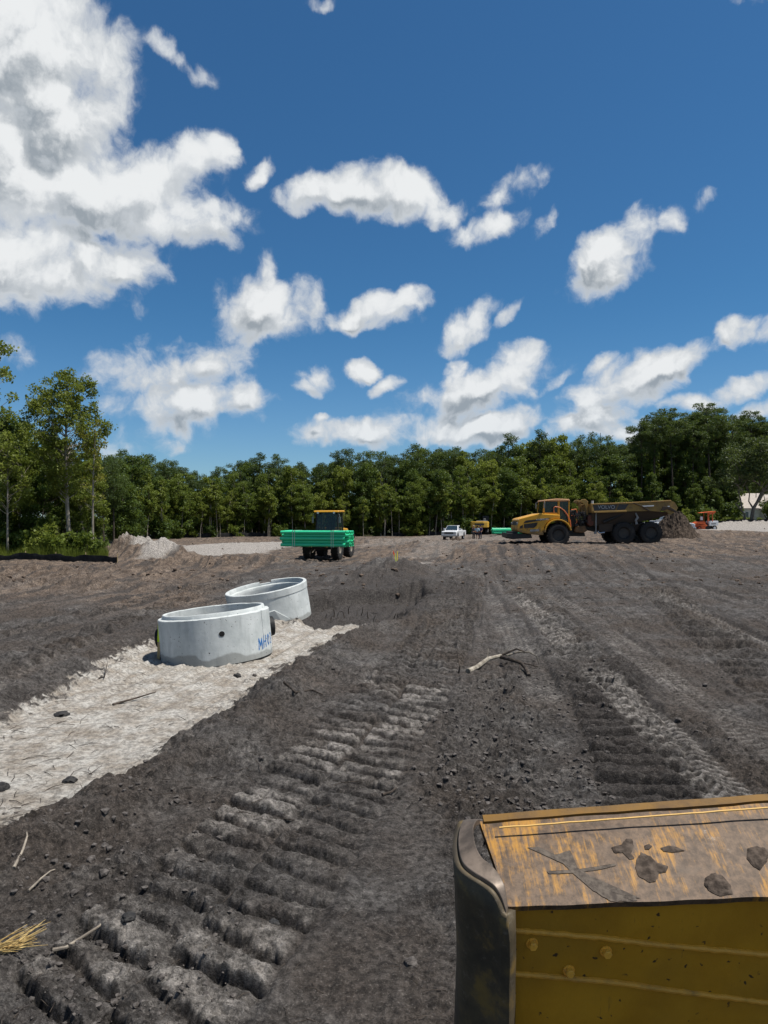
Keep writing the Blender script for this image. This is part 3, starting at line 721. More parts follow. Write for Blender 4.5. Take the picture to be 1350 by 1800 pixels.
# tall dense infill behind the flat-topped pines
for q, (d0, k0, k1, key) in enumerate([(10,.50,.66,'dark'),(16,.70,.86,'dark'),(22,.82,.94,'dark'),(28,.86,.95,'pine'),(34,.7,.9,'dark')]):
    px = 1095 + rnd.uniform(0, 20)
    while px < 1580:
        Y = float(edge_y(px)) + d0 + rnd.uniform(-1.5, 1.5); x = (px-675)/FPX*Y; z = float(base_h(np.array([x]), np.array([Y]))[0])
        h = ((HZ-np.interp(px, SKY_PX, SKY_PY))/FPX*Y + EYE - z)*rnd.uniform(k0, k1)
        later(put_tree(key, 'broadleaf_tree' if key == 'dark' else 'pine_tree', x, Y, h, None, 'tree', wide=rnd.uniform(.75, .95), z=z), px, f"{'dark leafy tree' if key == 'dark' else 'dark full pine'} {('low','mid-height','high','rear','rearmost')[q]} among flat-topped pines {seg(px)}")
        px += rnd.uniform(26, 40)
# dense undergrowth deep in the wood, one mass
def undergrowth(name, pxs, dmin, dmax, h, n, size, mat, label, hfun=None):
    px = rng.uniform(*pxs, n); Y = edge_y(px) + rng.uniform(dmin, dmax, n); x = (px-675)/FPX*Y
    z0 = base_h(x, Y); z = z0 + h*rng.uniform(0, 1, n)**.8*(.75+.35*fbm(x, Y, .35, 2))
    V, F = leaf_quads(np.stack([x, Y, z], 1), size, .6)
    return tag(mesh_np(name, V, F, mat), label, 'undergrowth', None, 'stuff')
undergrowth('undergrowth', (195, 1700), 9, 26, 7.0, 26000, .45, L_DARK, 'dark dense undergrowth deep between the far forest trunks')
# ---- woods near the left edge
WOODS = 'trees of the near wood on the left'
for i, (px, Y, top, key) in enumerate([(-330,52,700,'broad'),(-270,49,720,'dark'),(-210,53,700,'broad'),(-160,49,735,'broad'),(-120,54,700,'dark'),(-80,50,730,'broad'),(-45,55,715,'broad'),
        (-20,48.5,760,'broad'),(10,53,735,'dark'),(32,50,770,'broad'),(52,54,748,'broad'),(75,50,800,'broad'),(92,55,775,'broad'),(112,52,815,'dark'),(135,55,790,'broad'),(150,50.5,835,'broad'),(168,54,800,'broad'),(182,57,795,'pine'),(200,62,795,'pine'),(215,66,800,'broad'),(150,60,790,'dark'),(90,61,765,'dark'),(30,61,745,'dark'),(-40,62,735,'dark'),(228,70,800,'dark')]):
    x = (px-675)/FPX*Y; z = H(x, Y); h = (HZ-top)/FPX*Y + EYE - z
    nm = {'broad':'broadleaf_tree','dark':'broadleaf_tree','pine':'pine_tree'}[key]
    where = 'at the left of the near wood' if px < 20 else ('left of the tall round-crowned tree' if px < 90 else ('behind the tall round-crowned tree' if px < 150 else 'at the right end of the near wood'))
    kind = {'broad':'leafy mid green tree','dark':'dark dense leafy tree','pine':'dark green pine'}[key]
    later(put_tree(key, nm, x, Y, h, None, 'tree', wide=1.0, z=z-.1), px, f"{kind} {where}")
def feature_tree(name, x, y, label, *a, cat='tree', **k):
    root, cr, tr = make_tree(*a, **k)
    root.name = name; C.objects.link(root); root.location = (x, y, H(x, y)-.06); tag(root, label, cat)
    return root
Yt = 46.5; x_ = (123-675)/FPX*Yt
feature_tree('broadleaf_tree', x_, Yt, 'tall tree with a big round crown and bare pale trunk above the silt fence', 12.3,
    Env([(.36,.8),(.50,1.2),(.58,1.9),(.70,2.6),(.82,2.4),(.93,1.6),(1,.6)]), 190, .46, .085, 560, L_LITE, BARK_P, .15, .34, lean=(-.45,.1), bend=.16, limbfrac=.7, seed=81)
Yt = 46; x_ = (163-675)/FPX*Yt
feature_tree('broadleaf_tree', x_, Yt, 'slender half-bare tree with yellowish leaves right of the tall round-crowned tree', 8.9,
    Env([(.45,.7),(.6,.8),(.75,.5),(.9,.9),(1,.5)]), 34, .30, .09, 330, L_YEL, BARK_P, .09, .40, lean=(.1,0), bend=.14, limbfrac=1, seed=83)
Yt = 45; x_ = (14-675)/FPX*Yt
feature_tree('broadleaf_tree', x_, Yt, 'thin white-barked tree at the left end of the silt fence', 8.4,
    Env([(.35,.5),(.5,1.1),(.75,1.3),(1,.5)]), 50, .42, .10, 330, L_LITE, BARK_P, .075, .38, lean=(-.1,0), bend=.08, limbfrac=.8, seed=84)
Yt = 37; x_ = (-55-675)/FPX*Yt
feature_tree('broadleaf_tree', x_, Yt, 'tree at the left edge whose leafy branches reach in against the sky', 12.2,
    Env([(.38,1.5),(.5,2.2),(.62,2.3),(.72,2.0),(.85,2.5),(.95,2.2),(1,.8)]), 84, .42, .095, 330, L_LITE, BARK_M, .18, .36, bend=.3, limbfrac=1, seed=86, shell=.30)
# understorey in front of the wood
for q in range(26):
    px = rnd.uniform(-120, 175); Y = rnd.uniform(44.8, 47.5); x = (px-675)/FPX*Y
    later(put_tree('shrub', 'bush', x, Y, rnd.uniform(.9, 2.6), None, 'bush', var=rnd.choice((1,2,2))), px, ('leafy bush left of the white-barked tree' if px < 14 else 'leafy bush left of the tall round-crowned tree' if px < 110 else 'leafy bush below the half-bare tree'))
def weeds(name, pxs, ys, n, hmax, mats, label):
    px = rng.uniform(*pxs, n); Y = rng.uniform(*ys, n); x = (px-675)/FPX*Y; z = terrain(x, Y)[0]
    h = hmax*rng.uniform(.3, 1, n)*(.6+.7*fbm(x, Y, .7, 2)); a = rng.uniform(0, 6.28, n); w = .02
    lx = rng.normal(0, .25, n)*h; ly = rng.normal(0, .25, n)*h
    V = np.stack([np.stack([x-w*np.cos(a), Y-w*np.sin(a), z-.02], 1), np.stack([x+w*np.cos(a), Y+w*np.sin(a), z-.02], 1), np.stack([x+lx, Y+ly, z+h], 1)], 1).reshape(-1,3)
    return tag(mesh_np(name, V, np.arange(3*n).reshape(n,3), mats), label, 'weeds', None, 'stuff')
weeds('weeds', (-200, 190), (43.3, 46.5), 14000, 1.15, L_LITE, 'tall yellow-green grassy weeds behind the silt fence')
weeds('grass', (1195, 1600), (112, 127), 9000, .5, L_LITE, 'bright green grass and groundcover before the house')
# ------------------------------------------------------------------ machine materials
def paint(name, col, dirt=(.13,.10,.075), amt=.5, rough=.42, scale=3.0, metal=0.0, fine=14, low=None, coat=0.0):
    """painted or bare metal with dust and grime patches; low = (z0, z1): dustier towards the bottom of the thing"""
    m = bpy.data.materials.new(name); m.use_nodes = True; nt = m.node_tree; nt.nodes.clear()
    tcn = nt.nodes.new('ShaderNodeTexCoord'); P = tcn.outputs['Object']
    n1 = noise_(nt, P, scale, 6, .65); n2 = noise_(nt, P, fine, 4, .7)
    f = M_(nt, 'ADD', M_(nt, 'MULTIPLY', n1, .7), M_(nt, 'MULTIPLY', n2, .3))
    if low:
        sp = nt.nodes.new('ShaderNodeSeparateXYZ'); Lk(nt, P, sp.inputs[0])
        f = M_(nt, 'ADD', f, ramp(nt, sp.outputs[2], low[0], low[1], .30, 0))
    k = ramp(nt, f, .62-amt*.28, .80-amt*.10)
    b = nt.nodes.new('ShaderNodeBsdfPrincipled')
    setin(nt, b.inputs['Base Color'], mixc(nt, k, mixc(nt, n2, col, tuple(c*.82 for c in col)), dirt))
    setin(nt, b.inputs['Roughness'], M_(nt, 'MULTIPLY_ADD', k, .9-rough, rough)); b.inputs['Metallic'].default_value = metal
    b.inputs['Specular IOR Level'].default_value = .4; b.inputs['Coat Weight'].default_value = coat
    bp = nt.nodes.new('ShaderNodeBump'); bp.inputs['Strength'].default_value = .25; bp.inputs['Distance'].default_value = .01
    Lk(nt, k, bp.inputs['Height']); Lk(nt, bp.outputs[0], b.inputs['Normal'])
    o = nt.nodes.new('ShaderNodeOutputMaterial'); Lk(nt, b.outputs[0], o.inputs['Surface'])
    return m
YEL = paint('machine_yellow', (.62,.31,.022), (.20,.13,.06), .35, .36, low=(.4,1.6))
YELD = paint('dirty_yellow', (.33,.20,.045), (.115,.080,.055), .85, .6, scale=1.6)
RUSTB = paint('grimy_dump_steel', (.055,.036,.024), (.05,.038,.03), .8, .75, scale=1.2)
BLK = paint('black_steel', (.014,.013,.013), (.06,.048,.038), .45, .55)
RUB = paint('tyre_rubber', (.016,.015,.015), (.065,.055,.046), .55, .85, scale=2.2, fine=20)
RIMK = paint('black_rim', (.030,.028,.027), (.085,.070,.055), .6, .6)
RIMG = paint('dusty_grey_rim', (.16,.14,.11), (.20,.165,.125), .6, .7)
GRY = paint('grey_steel', (.22,.22,.22), (.14,.115,.09), .45, .5)
WHT = paint('white_paint', (.74,.75,.76), (.38,.33,.27), .15, .25, low=(.2,.75), coat=.3)
ORG = paint('orange_paint', (.62,.11,.022), (.25,.12,.07), .35, .45)
ORR = paint('orange_rail', (.60,.16,.055), (.25,.14,.08), .3, .5)
DECAL = paint('dark_grey_decal', (.045,.048,.050), (.10,.075,.05), .55, .6)
RED = paint('brown_red_primer', (.13,.038,.022), (.06,.04,.03), .6, .7)
LET = paint('grey_white_letters', (.42,.42,.42), (.12,.10,.08), .45, .6, scale=9)
LETW = paint('white_letters', (.75,.75,.75), (.5,.45,.4), .2, .5)
CHR = paint('chrome_grey', (.55,.56,.57), (.3,.27,.22), .2, .25, metal=.7)
GRN = paint('green_pipe_plastic', (.045,.60,.30), (.08,.38,.22), .10, .30)
GRN2 = paint('green_pipe_inside', (.008,.20,.08), (.03,.16,.07), .2, .6)
STRP = paint('pale_strap', (.45,.60,.50), (.3,.4,.3), .2, .5)
def glass_mat():
    m = bpy.data.materials.new('cab_glass'); m.use_nodes = True; nt = m.node_tree; nt.nodes.clear()
    b = nt.nodes.new('ShaderNodeBsdfPrincipled'); b.inputs['Base Color'].default_value = (.02,.032,.036,1); b.inputs['Roughness'].default_value = .06; b.inputs['Specular IOR Level'].default_value = .7
    t = nt.nodes.new('ShaderNodeBsdfTransparent'); t.inputs[0].default_value = (.62,.72,.72,1)
    mx = nt.nodes.new('ShaderNodeMixShader'); mx.inputs[0].default_value = .50; Lk(nt, b.outputs[0], mx.inputs[1]); Lk(nt, t.outputs[0], mx.inputs[2])
    o = nt.nodes.new('ShaderNodeOutputMaterial'); Lk(nt, mx.outputs[0], o.inputs['Surface'])
    return m
GLS = glass_mat()
RY = Matrix.Rotation(math.radians(90), 4, 'X')      # lathe axis z -> y
def wheel(parent, x, y, z, R, W, rimR, tyre_m, rim_m, lugs=26, axis='y', side=-1, out=None):
    """wheel part > tyre, rim. axis of rotation y (or x); side: direction of the outer face"""
    w = bpy.data.objects.new('wheel', None); C.objects.link(w); w.parent = parent; w.location = (x, y, z)
    if axis == 'x': w.rotation_euler = (0, 0, math.radians(90 if side > 0 else -90))
    else: w.rotation_euler = (0, 0, 0 if side < 0 else math.radians(180))
    h = W/2; b = MB()
    b.lathe([(rimR,-h*.72),(rimR+.04*R,-h*.92),(R*.80,-h*1.02),(R*.93,-h*.94),(R*.965,-h*.78),(R*.965,h*.78),(R*.93,h*.94),(R*.80,h*1.02),(rimR+.04*R,h*.92),(rimR,h*.72)], 40, RY, close=True)
    for i in range(lugs):
        a = 2*math.pi*i/lugs
        for s in (-1, 1):
            M = Matrix.Rotation(a + (math.pi/lugs if s > 0 else 0), 4, 'Y') @ Matrix.Translation((0, s*h*.50, R*.965)) @ Matrix.Rotation(s*.42, 4, 'Z')
            b.box(-R*.048, R*.048, -h*.50, h*.50, -R*.03, R*.035, M)
    b.build('tyre', tyre_m, w, smooth=True)
    b = MB()
    b.lathe([(rimR*1.0,-h*.80),(rimR*.93,-h*.74),(rimR*.86,-h*.40),(rimR*.55,-h*.30),(rimR*.50,-h*.62),(rimR*.30,-h*.70),(rimR*.26,-h*.82),(0.001,-h*.84)], 32, RY)
    b.lathe([(rimR*1.0,h*.80),(rimR*.86,h*.5),(0.001,h*.45)], 24, RY)
    for i in range(10):
        a = 2*math.pi*i/10; cx, cz = rimR*.70*math.cos(a), rimR*.70*math.sin(a)
        b.cyl((cx, -h*.46, cz), (cx, -h*.34, cz), rimR*.045, n=6)
    b.build('rim', rim_m, w, smooth=True)
    return w
def lettering(text, size, M, mat, parent, name='lettering', ext=.004, shear=0.0):
    cu = bpy.data.curves.new(name, 'FONT'); cu.body = text; cu.size = size; cu.extrude = ext; cu.align_x = 'CENTER'; cu.align_y = 'CENTER'; cu.shear = shear
    tmp = bpy.data.objects.new(name, cu); C.objects.link(tmp); dg = bpy.context.evaluated_depsgraph_get(); dg.update()
    me = bpy.data.meshes.new_from_object(tmp.evaluated_get(dg)); bpy.data.objects.remove(tmp); me.materials.clear(); me.materials.append(mat)
    o = bpy.data.objects.new(name, me); C.objects.link(o); o.parent = parent; o.matrix_local = M
    return o

# ------------------------------------------------------------------ articulated hauler (side view, nose to the left)
HS = 24.96; HY = 51.4
hz0 = EYE - (957-HZ)/HS
haul = empty('articulated_hauler', ((1055-675)/FPX*50, HY, hz0), 0, 'yellow six-wheeled articulated dump hauler parked side-on with a grimy dump bed', 'dump truck')
def hp(px, py, dy=0.0):      # photograph pixel -> local (x, z) on the near side face
    return ((px-1055)/HS*(1+dy/50), (957-py)/HS*(1+dy/50) - dy*(957-HZ)/HS/50*0)
def P2(*pts): return [hp(*p) for p in pts]
# hood and cheeks
b = MB(); b.prism(P2((912,914),(914,911.5),(947,903),(951,901.5),(956,903),(985,905),(985,911.5),(975,912.2),(967,915.5),(960.5,921),(957,929),(956,941),(935,939.5),(912,935),(909.5,930)), -1.30, 1.30)
hood = b.build('hood', YEL, haul, bevel=.05)
for pts in (((921.5,918),(925,915),(968,910.3),(958,914),(922,919.5)), ((921.5,925.5),(922,921.5),(945.5,918.5),(943.5,924),(939,928),(921.5,928)), ((914,929),(914.5,925),(919.5,922.5),(919,929))):
    b = MB(); b.prism(P2(*pts), -1.33, -1.22); b.prism(P2(*pts), 1.22, 1.33); b.build('air_vent', BLK, haul)
b = MB(); b.prism(P2((911.5,916),(909.8,929),(912.5,929),(914,916)), -.85, .85); b.build('grille', BLK, haul, bevel=.02)
for s in (-1, 1):
    b = MB(); b.cyl((hp(911,921)[0]-.05, s*1.05, hp(911,921)[1]), (hp(914,921)[0], s*1.05, hp(911,921)[1]), .11, n=14); b.build('headlight', CHR, haul)
b = MB(); b.prism(P2((932,930.7),(948,930),(948,934),(932,934.6)), -1.325, -1.30); b.build('nameplate', GRY, haul)
MR = lambda px, py, y=-1.46: Matrix.Translation((hp(px,py)[0], y, hp(px,py)[1])) @ Matrix.Rotation(math.radians(90), 4, 'X')
lettering('VOLVO', .17, MR(957.5, 912.8, -1.345), LETW, haul)
lettering('A30G', .15, MR(947, 913.4, -1.345), LETW, haul)
# bumper platform
b = MB(); b.prism(P2((893,937),(935,939),(937,946),(902,948),(893,945)), -1.15, 1.25); b.prism(P2((900,934.5),(912,934.5),(912,938),(900,938)), -1.0, 1.0); b.build('front_bumper', BLK, haul, bevel=.03)
# fender arch
b = MB(); arc = []
for i in range(13):
    a = math.radians(178 - i*168/12); arc.append((980.8+24.5*math.cos(a), 936.5-24.3*math.sin(a)))
arc2 = [(980.8+(q[0]-980.8)*.90, 936.5+(q[1]-936.5)*.90) for q in arc]
b.prism(P2(*(arc + arc2[::-1])), -1.46, -.72); b.prism(P2(*(arc + arc2[::-1])), .72, 1.46); b.build('fender', YEL, haul, bevel=.02)
# cab
for y in (-.92, .92):
    b = MB()
    b.prism(P2((956.5,903),(958.8,881),(961,881),(959.5,903)), y-.05, y+.05)
    b.prism(P2((983,912),(983,880),(986.7,880),(986.7,912)), y-.05, y+.05)
    b.prism(P2((1001.5,922),(1002.5,880),(1004.3,880),(1004,922)), y-.05, y+.05)
    b.prism(P2((957,904.5),(957,901),(984,901),(984,906)), y-.05, y+.05)
    b.build('cab_frame', YEL, haul)
b = MB(); b.prism(P2((957,880.8),(958.5,878.5),(980.6,876.2),(1003,877),(1004.8,880.5),(985,880.8)), -1.02, 1.02); b.build('cab_roof', paint('faded_roof', (.62,.34,.16), (.4,.27,.16), .4, .5), haul, bevel=.04)
b = MB(); b.prism(P2((958,903),(960,881),(983.5,881),(983.5,903)), -.93, -.91); b.build('side_window', GLS, haul)
b = MB(); b.prism(P2((958,903),(960,881),(983.5,881),(983.5,903)), .91, .93); b.build('side_window', GLS, haul)
b = MB(); b.prism(P2((987,919),(987,881),(1002,881),(1001.5,921)), -.92, -.90); b.build('door_window', GLS, haul)
b = MB(); b.prism(P2((957.6,903),(959.6,881.2),(960.4,881.2),(958.4,903)), -.86, .86); b.build('windshield', GLS, haul)
b = MB(); b.prism(P2((988,925),(988,907),(1001,907),(1001.5,925)), -.86, .86); b.box(hp(972,0)[0], hp(981,0)[0], -.3, .3, hp(0,905)[1], hp(0,889)[1]); b.build('seat', BLK, haul, bevel=.04)
# rails, mirror
o = MB(); pts = [(975,901),(975,892.5),(977,890.5),(986,892),(993,897),(999,905),(1003.5,915),(1004.8,926)]
o.tube([(hp(*p)[0], -1.18, hp(*p)[1]) for p in pts], .035, 8); o.build('handrail', ORR, haul, smooth=True)
o = MB(); o.tube([(hp(*p)[0], -1.12, hp(*p)[1]) for p in [(1006,896),(1015,895),(1016,899),(1016,917),(1013,922)]], .035, 8); o.tube([(hp(*p)[0], -1.12, hp(*p)[1]) for p in [(1006,906),(1016,906)]], .025, 6); o.build('handrail', ORR, haul, smooth=True)
for s in (-1, 1):
    o = MB(); o.box(hp(956.3,0)[0], hp(957.6,0)[0], s*1.38-.11, s*1.38+.11, hp(0,893)[1], hp(0,883)[1]); o.tube([(hp(960,881)[0], s*.95, hp(0,881)[1]), (hp(957,881)[0], s*1.38, hp(0,882)[1])], .02, 6); o.build('mirror', GRY, haul, bevel=.02)
# engine bay and articulation behind the cab
r2 = random.Random(5)
b = MB(); b.prism(P2((1005,926),(1005,898),(1014,897),(1016,926)), -.95, .95)
for i in range(16):
    px = 1007+r2.random()*26; py = 898+r2.random()*24; w = 1+2.2*r2.random()
    x0, z0 = hp(px, py); b.box(x0, x0+w/HS*2, -1.0-.2*r2.random(), .8, z0-w/HS*1.6, z0)
b.build('engine_bay', BLK, haul, bevel=.015)
b = MB()
for i in range(7):
    px = 1008+r2.random()*20; b.tube([(hp(px,900)[0], -1.1, hp(0,898)[1]), (hp(px+3,900)[0], -1.2, hp(0,910)[1]), (hp(px+7+5*r2.random(),900)[0], -1.1, hp(0,924)[1])], .028, 6)
b.build('hydraulic_hose', BLK, haul, smooth=True)
b = MB(); b.prism(P2((1000,926),(1012,926),(1040,932),(1060,936),(1150,934),(1150,926),(1060,924),(1035,914),(1018,916)), -.5, .5); b.prism(P2((1004,943),(1004,928),(1030,928),(1034,943)), -.7, .7)
b.build('chassis', BLK, haul, bevel=.03)
b = MB(); b.prism(P2((1012,934),(1015,925),(1031,924),(1035,933),(1028,937),(1014,936)), -1.05, -.6); b.build('side_tank', paint('rusty_tank', (.16,.085,.035), (.05,.04,.03), .7, .7), haul, bevel=.05)
b = MB(); b.prism(P2((1034,921),(1036,906),(1045,905),(1046,922),(1040,926)), -1.15, -.55); b.build('fuel_tank', RED, haul, bevel=.06)
b = MB(); b.prism(P2((1023,881),(1026,877.5),(1032,877),(1037,881),(1037,905),(1033.5,905),(1032,888),(1027,884)), -.95, -.80); b.prism(P2((1023,881),(1026,877.5),(1032,877),(1037,881),(1037,905),(1033.5,905),(1032,888),(1027,884)), .80, .95)
b.prism(P2((1030,880),(1034,880),(1034,884),(1030,884)), -.8, .8); b.build('body_prop_frame', YELD, haul, bevel=.02)
b = MB(); b.cyl((hp(1053,0)[0], .2, hp(0,888)[1]), (hp(1053,0)[0], .2, hp(0,879)[1]), .085, n=14); b.build('exhaust_stack', paint('pale_exhaust', (.6,.58,.53), (.3,.25,.2), .3), haul, smooth=True)
b = MB(); b.tube([(hp(1048,0)[0], -1.35, hp(0,902)[1]), (hp(1047.5,0)[0], -1.38, hp(0,936)[1])], .05, 8); b.box(hp(1044.5,0)[0], hp(1048.5,0)[0], -1.42, -1.30, hp(0,938.5)[1], hp(0,934.5)[1]); b.build('ladder_post', GRY, haul)
b = MB(); b.tube([(hp(1052,0)[0], -1.2, hp(0,934)[1]), (hp(1055,0)[0], -1.22, hp(0,937)[1]), (hp(1064,0)[0], -1.22, hp(0,936)[1])], .05, 8); b.build('step_bracket', CHR, haul)
b = MB(); b.prism(P2((1062,936),(1055,934),(1055,922),(1080,920),(1080,934)), -1.1, 1.1); b.prism(P2((1095,933),(1095,922),(1150,920),(1150,934)), -.75, .75); b.build('rear_frame', RUSTB, haul, bevel=.03)
# dump body
b = MB()
side = P2((1038,886),(1110,883.2),(1178,880),(1185,883),(1190.7,892.7),(1187,899),(1176.7,905),(1170,899),(1163,898),(1142,898.2),(1100.7,899),(1040,901))
b.prism(side, -1.52, -1.40); b.prism(side, 1.40, 1.52)
b.prism(P2((1038,886),(1041,886),(1043,901),(1040,901)), -1.40, 1.40)
b.build('dump_body_side', YELD, haul, bevel=.02)
b = MB(); secs = []
for px, top, bot, wt_, wb in ((1042,901,925,1.38,1.0),(1100,899,922,1.40,1.0),(1140,898,915,1.40,1.0),(1176,900,906,1.38,1.15)):
    x0 = hp(px,0)[0]; zt = hp(0,top)[1]; zb = hp(0,bot)[1]
    secs.append([(x0,-wt_,zt),(x0,-wb,zb),(x0,wb,zb),(x0,wt_,zt)])
V = [v for s_ in secs for v in s_]; F = [(i*4+k, i*4+(k+1)%4, (i+1)*4+(k+1)%4, (i+1)*4+k) for i in range(3) for k in range(4)] + [(0,1,2,3),(15,14,13,12)]
b._add(V, F); b.build('dump_body_belly', RUSTB, haul, bevel=.03)
b = MB(); b.prism(P2((1037.5,887.5),(1037.5,885.5),(1110,882.6),(1178,879.3),(1178.5,881.2),(1110,884.8)), -1.58, -1.40); b.prism(P2((1037.5,887.5),(1037.5,885.5),(1110,882.6),(1178,879.3),(1178.5,881.2),(1110,884.8)), 1.40, 1.58)
b.prism(P2((1040,898.7),(1040,901.8),(1101,899.8),(1101,896.8)), -1.57, -1.40); b.prism(P2((1037.5,886),(1040.8,886),(1043.5,901.5),(1040,901.5)), -1.57, -1.40)
b.build('body_rail', paint('worn_rail_yellow', (.42,.24,.06), (.20,.15,.10), .6, .6), haul, bevel=.015)
b = MB(); b.prism(P2((1041.2,888.3),(1084.4,886.8),(1080.2,896.4),(1042.6,897.6)), -1.54, -1.52); b.prism(P2((1087.4,886.7),(1104,886.0),(1097.5,895.9),(1083.0,896.3)), -1.54, -1.52); b.build('decal_panel', DECAL, haul)
lettering('VOLVO', .36, MR(1065, 891.6, -1.545), LET, haul)
b = MB(); b.prism(P2((1103,887),(1112,884.8),(1127,891),(1139,898.6),(1141,897),(1128,889.5),(1113,883.6)), -1.60, -1.50); b.prism(P2((1160,898.5),(1164,890),(1176,891),(1189,899),(1186,901),(1172,895)), -1.58, -1.50); b.build('body_brace', RUSTB, haul, bevel=.015)
b = MB(); b.prism(P2((1127,889),(1148,888),(1148,890),(1127,890.8)), -1.57, -1.50); b.prism(P2((1172,889.5),(1175.5,889.3),(1175.5,891.5),(1172,891.7)), -1.57, -1.50); b.build('marker_plate', LETW, haul)
b = MB(); b.tube([(hp(1106,0)[0], -1.28, hp(0,899)[1]), (hp(1062,0)[0], -1.2, hp(0,918)[1])], [.07,.11], 10); b.build('tipping_cylinder', BLK, haul, smooth=True)
b = MB(); b.prism(P2((1117,902),(1119,901),(1124,910),(1120,915),(1122,921),(1118,922),(1117,914),(1120,909)), -1.34, -1.24); b.build('body_stay', GRY, haul)
for px, py in ((981.8,940.2),(1097,937.2),(1145,936.7)):
    x0, z0 = hp(px, py)
    for s in (-1, 1):
        wheel(haul, x0, s*1.14, z0 + (0 if px > 1000 else -.02), .80, .62, .40, RUB, RIMK, 24, 'y', s)

# ------------------------------------------------------------------ wheel loader carrying pipes
def LH(x, y): return H(x, y)
lx0, ly0 = -3.66, 47.6
load = empty('wheel_loader', (lx0, ly0, EYE-(982-HZ)/26.7), math.radians(-12), 'wheel loader with yellow cab roof carrying a bundle of green pipes', 'wheel loader')
for yy in (-1.42, 1.42):
    for s in (-1, 1): wheel(load, s*.94, yy, .74, .76, .50, .36, RUB, RIMG, 22, 'x', s)
b = MB(); b.box(-.42,.42,-1.9,-.2,.62,1.25); b.box(-.5,.5,-.2,2.3,.70,1.35); b.box(-.80,.80,-1.50,-1.34,.66,.82); b.box(-.80,.80,1.34,1.50,.66,.82); b.build('chassis', BLK, load, bevel=.03)
b = MB(); b.prism([(.75,1.35),(2.55,1.30),(2.65,1.55),(2.55,1.95),(.85,2.05)], -.62, .62, axis='x'); b.build('engine_hood', YEL, load, bevel=.06)
b = MB()
for s in (-1, 1): b.prism([(-2.1,1.18),(-2.1,1.34),(-1.42,1.56),(-.75,1.50),(-.75,1.40),(-1.42,1.44)], s*1.02-.20, s*1.02+.20, axis='x'); b.prism([(.7,1.50),(2.1,1.56),(2.25,1.3),(2.1,1.42),(.7,1.42)], s*1.0-.2, s*1.0+.2, axis='x')
b.build('fender', BLK, load, bevel=.02)
b = MB()
for x in (-.76, .76):
    for (ya, yb) in ((-.62,-.54),(.62,.54)):
        b._add([(x-.04,ya,1.55),(x+.04,ya,1.55),(x+.04,ya+.09,1.55),(x-.04,ya+.09,1.55),(x*.93-.04,yb,3.08),(x*.93+.04,yb,3.08),(x*.93+.04,yb+.09,3.08),(x*.93-.04,yb+.09,3.08)], [(0,1,2,3),(4,7,6,5),(0,4,5,1),(1,5,6,2),(2,6,7,3),(3,7,4,0)])
b.box(-.80,.80,-.66,.72,1.40,1.60); b.build('cab_frame', BLK, load, bevel=.015)
b = MB(); b.prism([(-.80,3.05),(-.74,3.17),(.74,3.20),(.86,3.07)], -.86, .86, axis='x'); b.build('cab_roof', YEL, load, bevel=.04)
for s in (-1,1): b = MB(); b.cyl((s*.55,-.84,3.02),(s*.55,-.76,3.02),.07,n=12); b.build('work_light', CHR, load)
b = MB(); b._add([(-.72,-.60,1.62),(.72,-.60,1.62),(.67,-.53,3.05),(-.67,-.53,3.05)], [(0,1,2,3)]); b.build('windshield', GLS, load)
for s in (-1, 1):
    b = MB(); b._add([(s*.77,-.5,1.62),(s*.77,.6,1.62),(s*.72,.53,3.05),(s*.72,-.44,3.05)], [(0,1,2,3)]); b.build('side_window', GLS, load)
b = MB(); b._add([(-.72,.68,1.62),(.72,.68,1.62),(.67,.62,3.05),(-.67,.62,3.05)], [(0,1,2,3)]); b.build('rear_window', GLS, load)
b = MB(); b.box(-.26,.26,.10,.55,1.9,2.05); b.box(-.24,.24,.45,.58,2.0,2.65); b.box(-.10,.10,-.42,-.30,1.6,2.25); b.tube([(-.2,-.38,2.25),(0,-.30,2.34),(.2,-.38,2.25)], .02, 6); b.build('seat', BLK, load, bevel=.03)
for s in (-1, 1):
    b = MB(); b.tube([(s*.75,-.58,2.95),(s*.90,-.72,2.92),(s*.92,-.72,2.35)], .018, 6); b.box(s*.92-.06, s*.92+.06, -.77,-.72, 2.35, 2.75); b.build('mirror', GRY, load, bevel=.01)
b = MB()
for s in (-1, 1): b.prism([(-.55,1.50),(-1.7,1.45),(-2.55,1.02),(-2.65,.72),(-2.45,.72),(-2.3,.95),(-1.6,1.18),(-.55,1.22)], s*.52-.06, s*.52+.06, axis='x')
b.box(-.46,.46,-1.75,-1.60,1.2,1.36); b.build('lift_arm', YELD, load, bevel=.015)
b = MB(); b.cyl((-.28,-.6,.95),(-.28,-1.9,1.15),.06,n=10); b.cyl((.28,-.6,.95),(.28,-1.9,1.15),.06,n=10); b.cyl((0,-.7,1.7),(0,-1.9,1.75),.06,n=10); b.build('lift_cylinder', CHR, load)
b = MB(); b.box(-.95,.95,-2.78,-2.66,.70,.82); b.box(-.95,.95,-2.78,-2.66,1.45,1.57)
for s in (-1,-.5,.5,1): b.box(s*.9-.04,s*.9+.04,-2.78,-2.70,.7,1.55)
b.build('fork_carriage', BLK, load)
for s in (-.6, .6): b = MB(); b.prism([(-2.80,1.5),(-2.86,1.5),(-2.86,.90),(-4.15,.885),(-4.15,.86),(-2.80,.84)], s-.06, s+.06, axis='x'); b.build('fork', BLK, load)
b = MB(); b.box(-.30,-.18,-2.0,-1.92,.9,1.0); b.box(.1,.35,-1.98,-1.9,.85,1.0); b.build('turn_signal', ORG, load)
ld = Matrix.Translation(load.location) @ Matrix.Rotation(math.radians(-12), 4, 'Z')
PR = .108
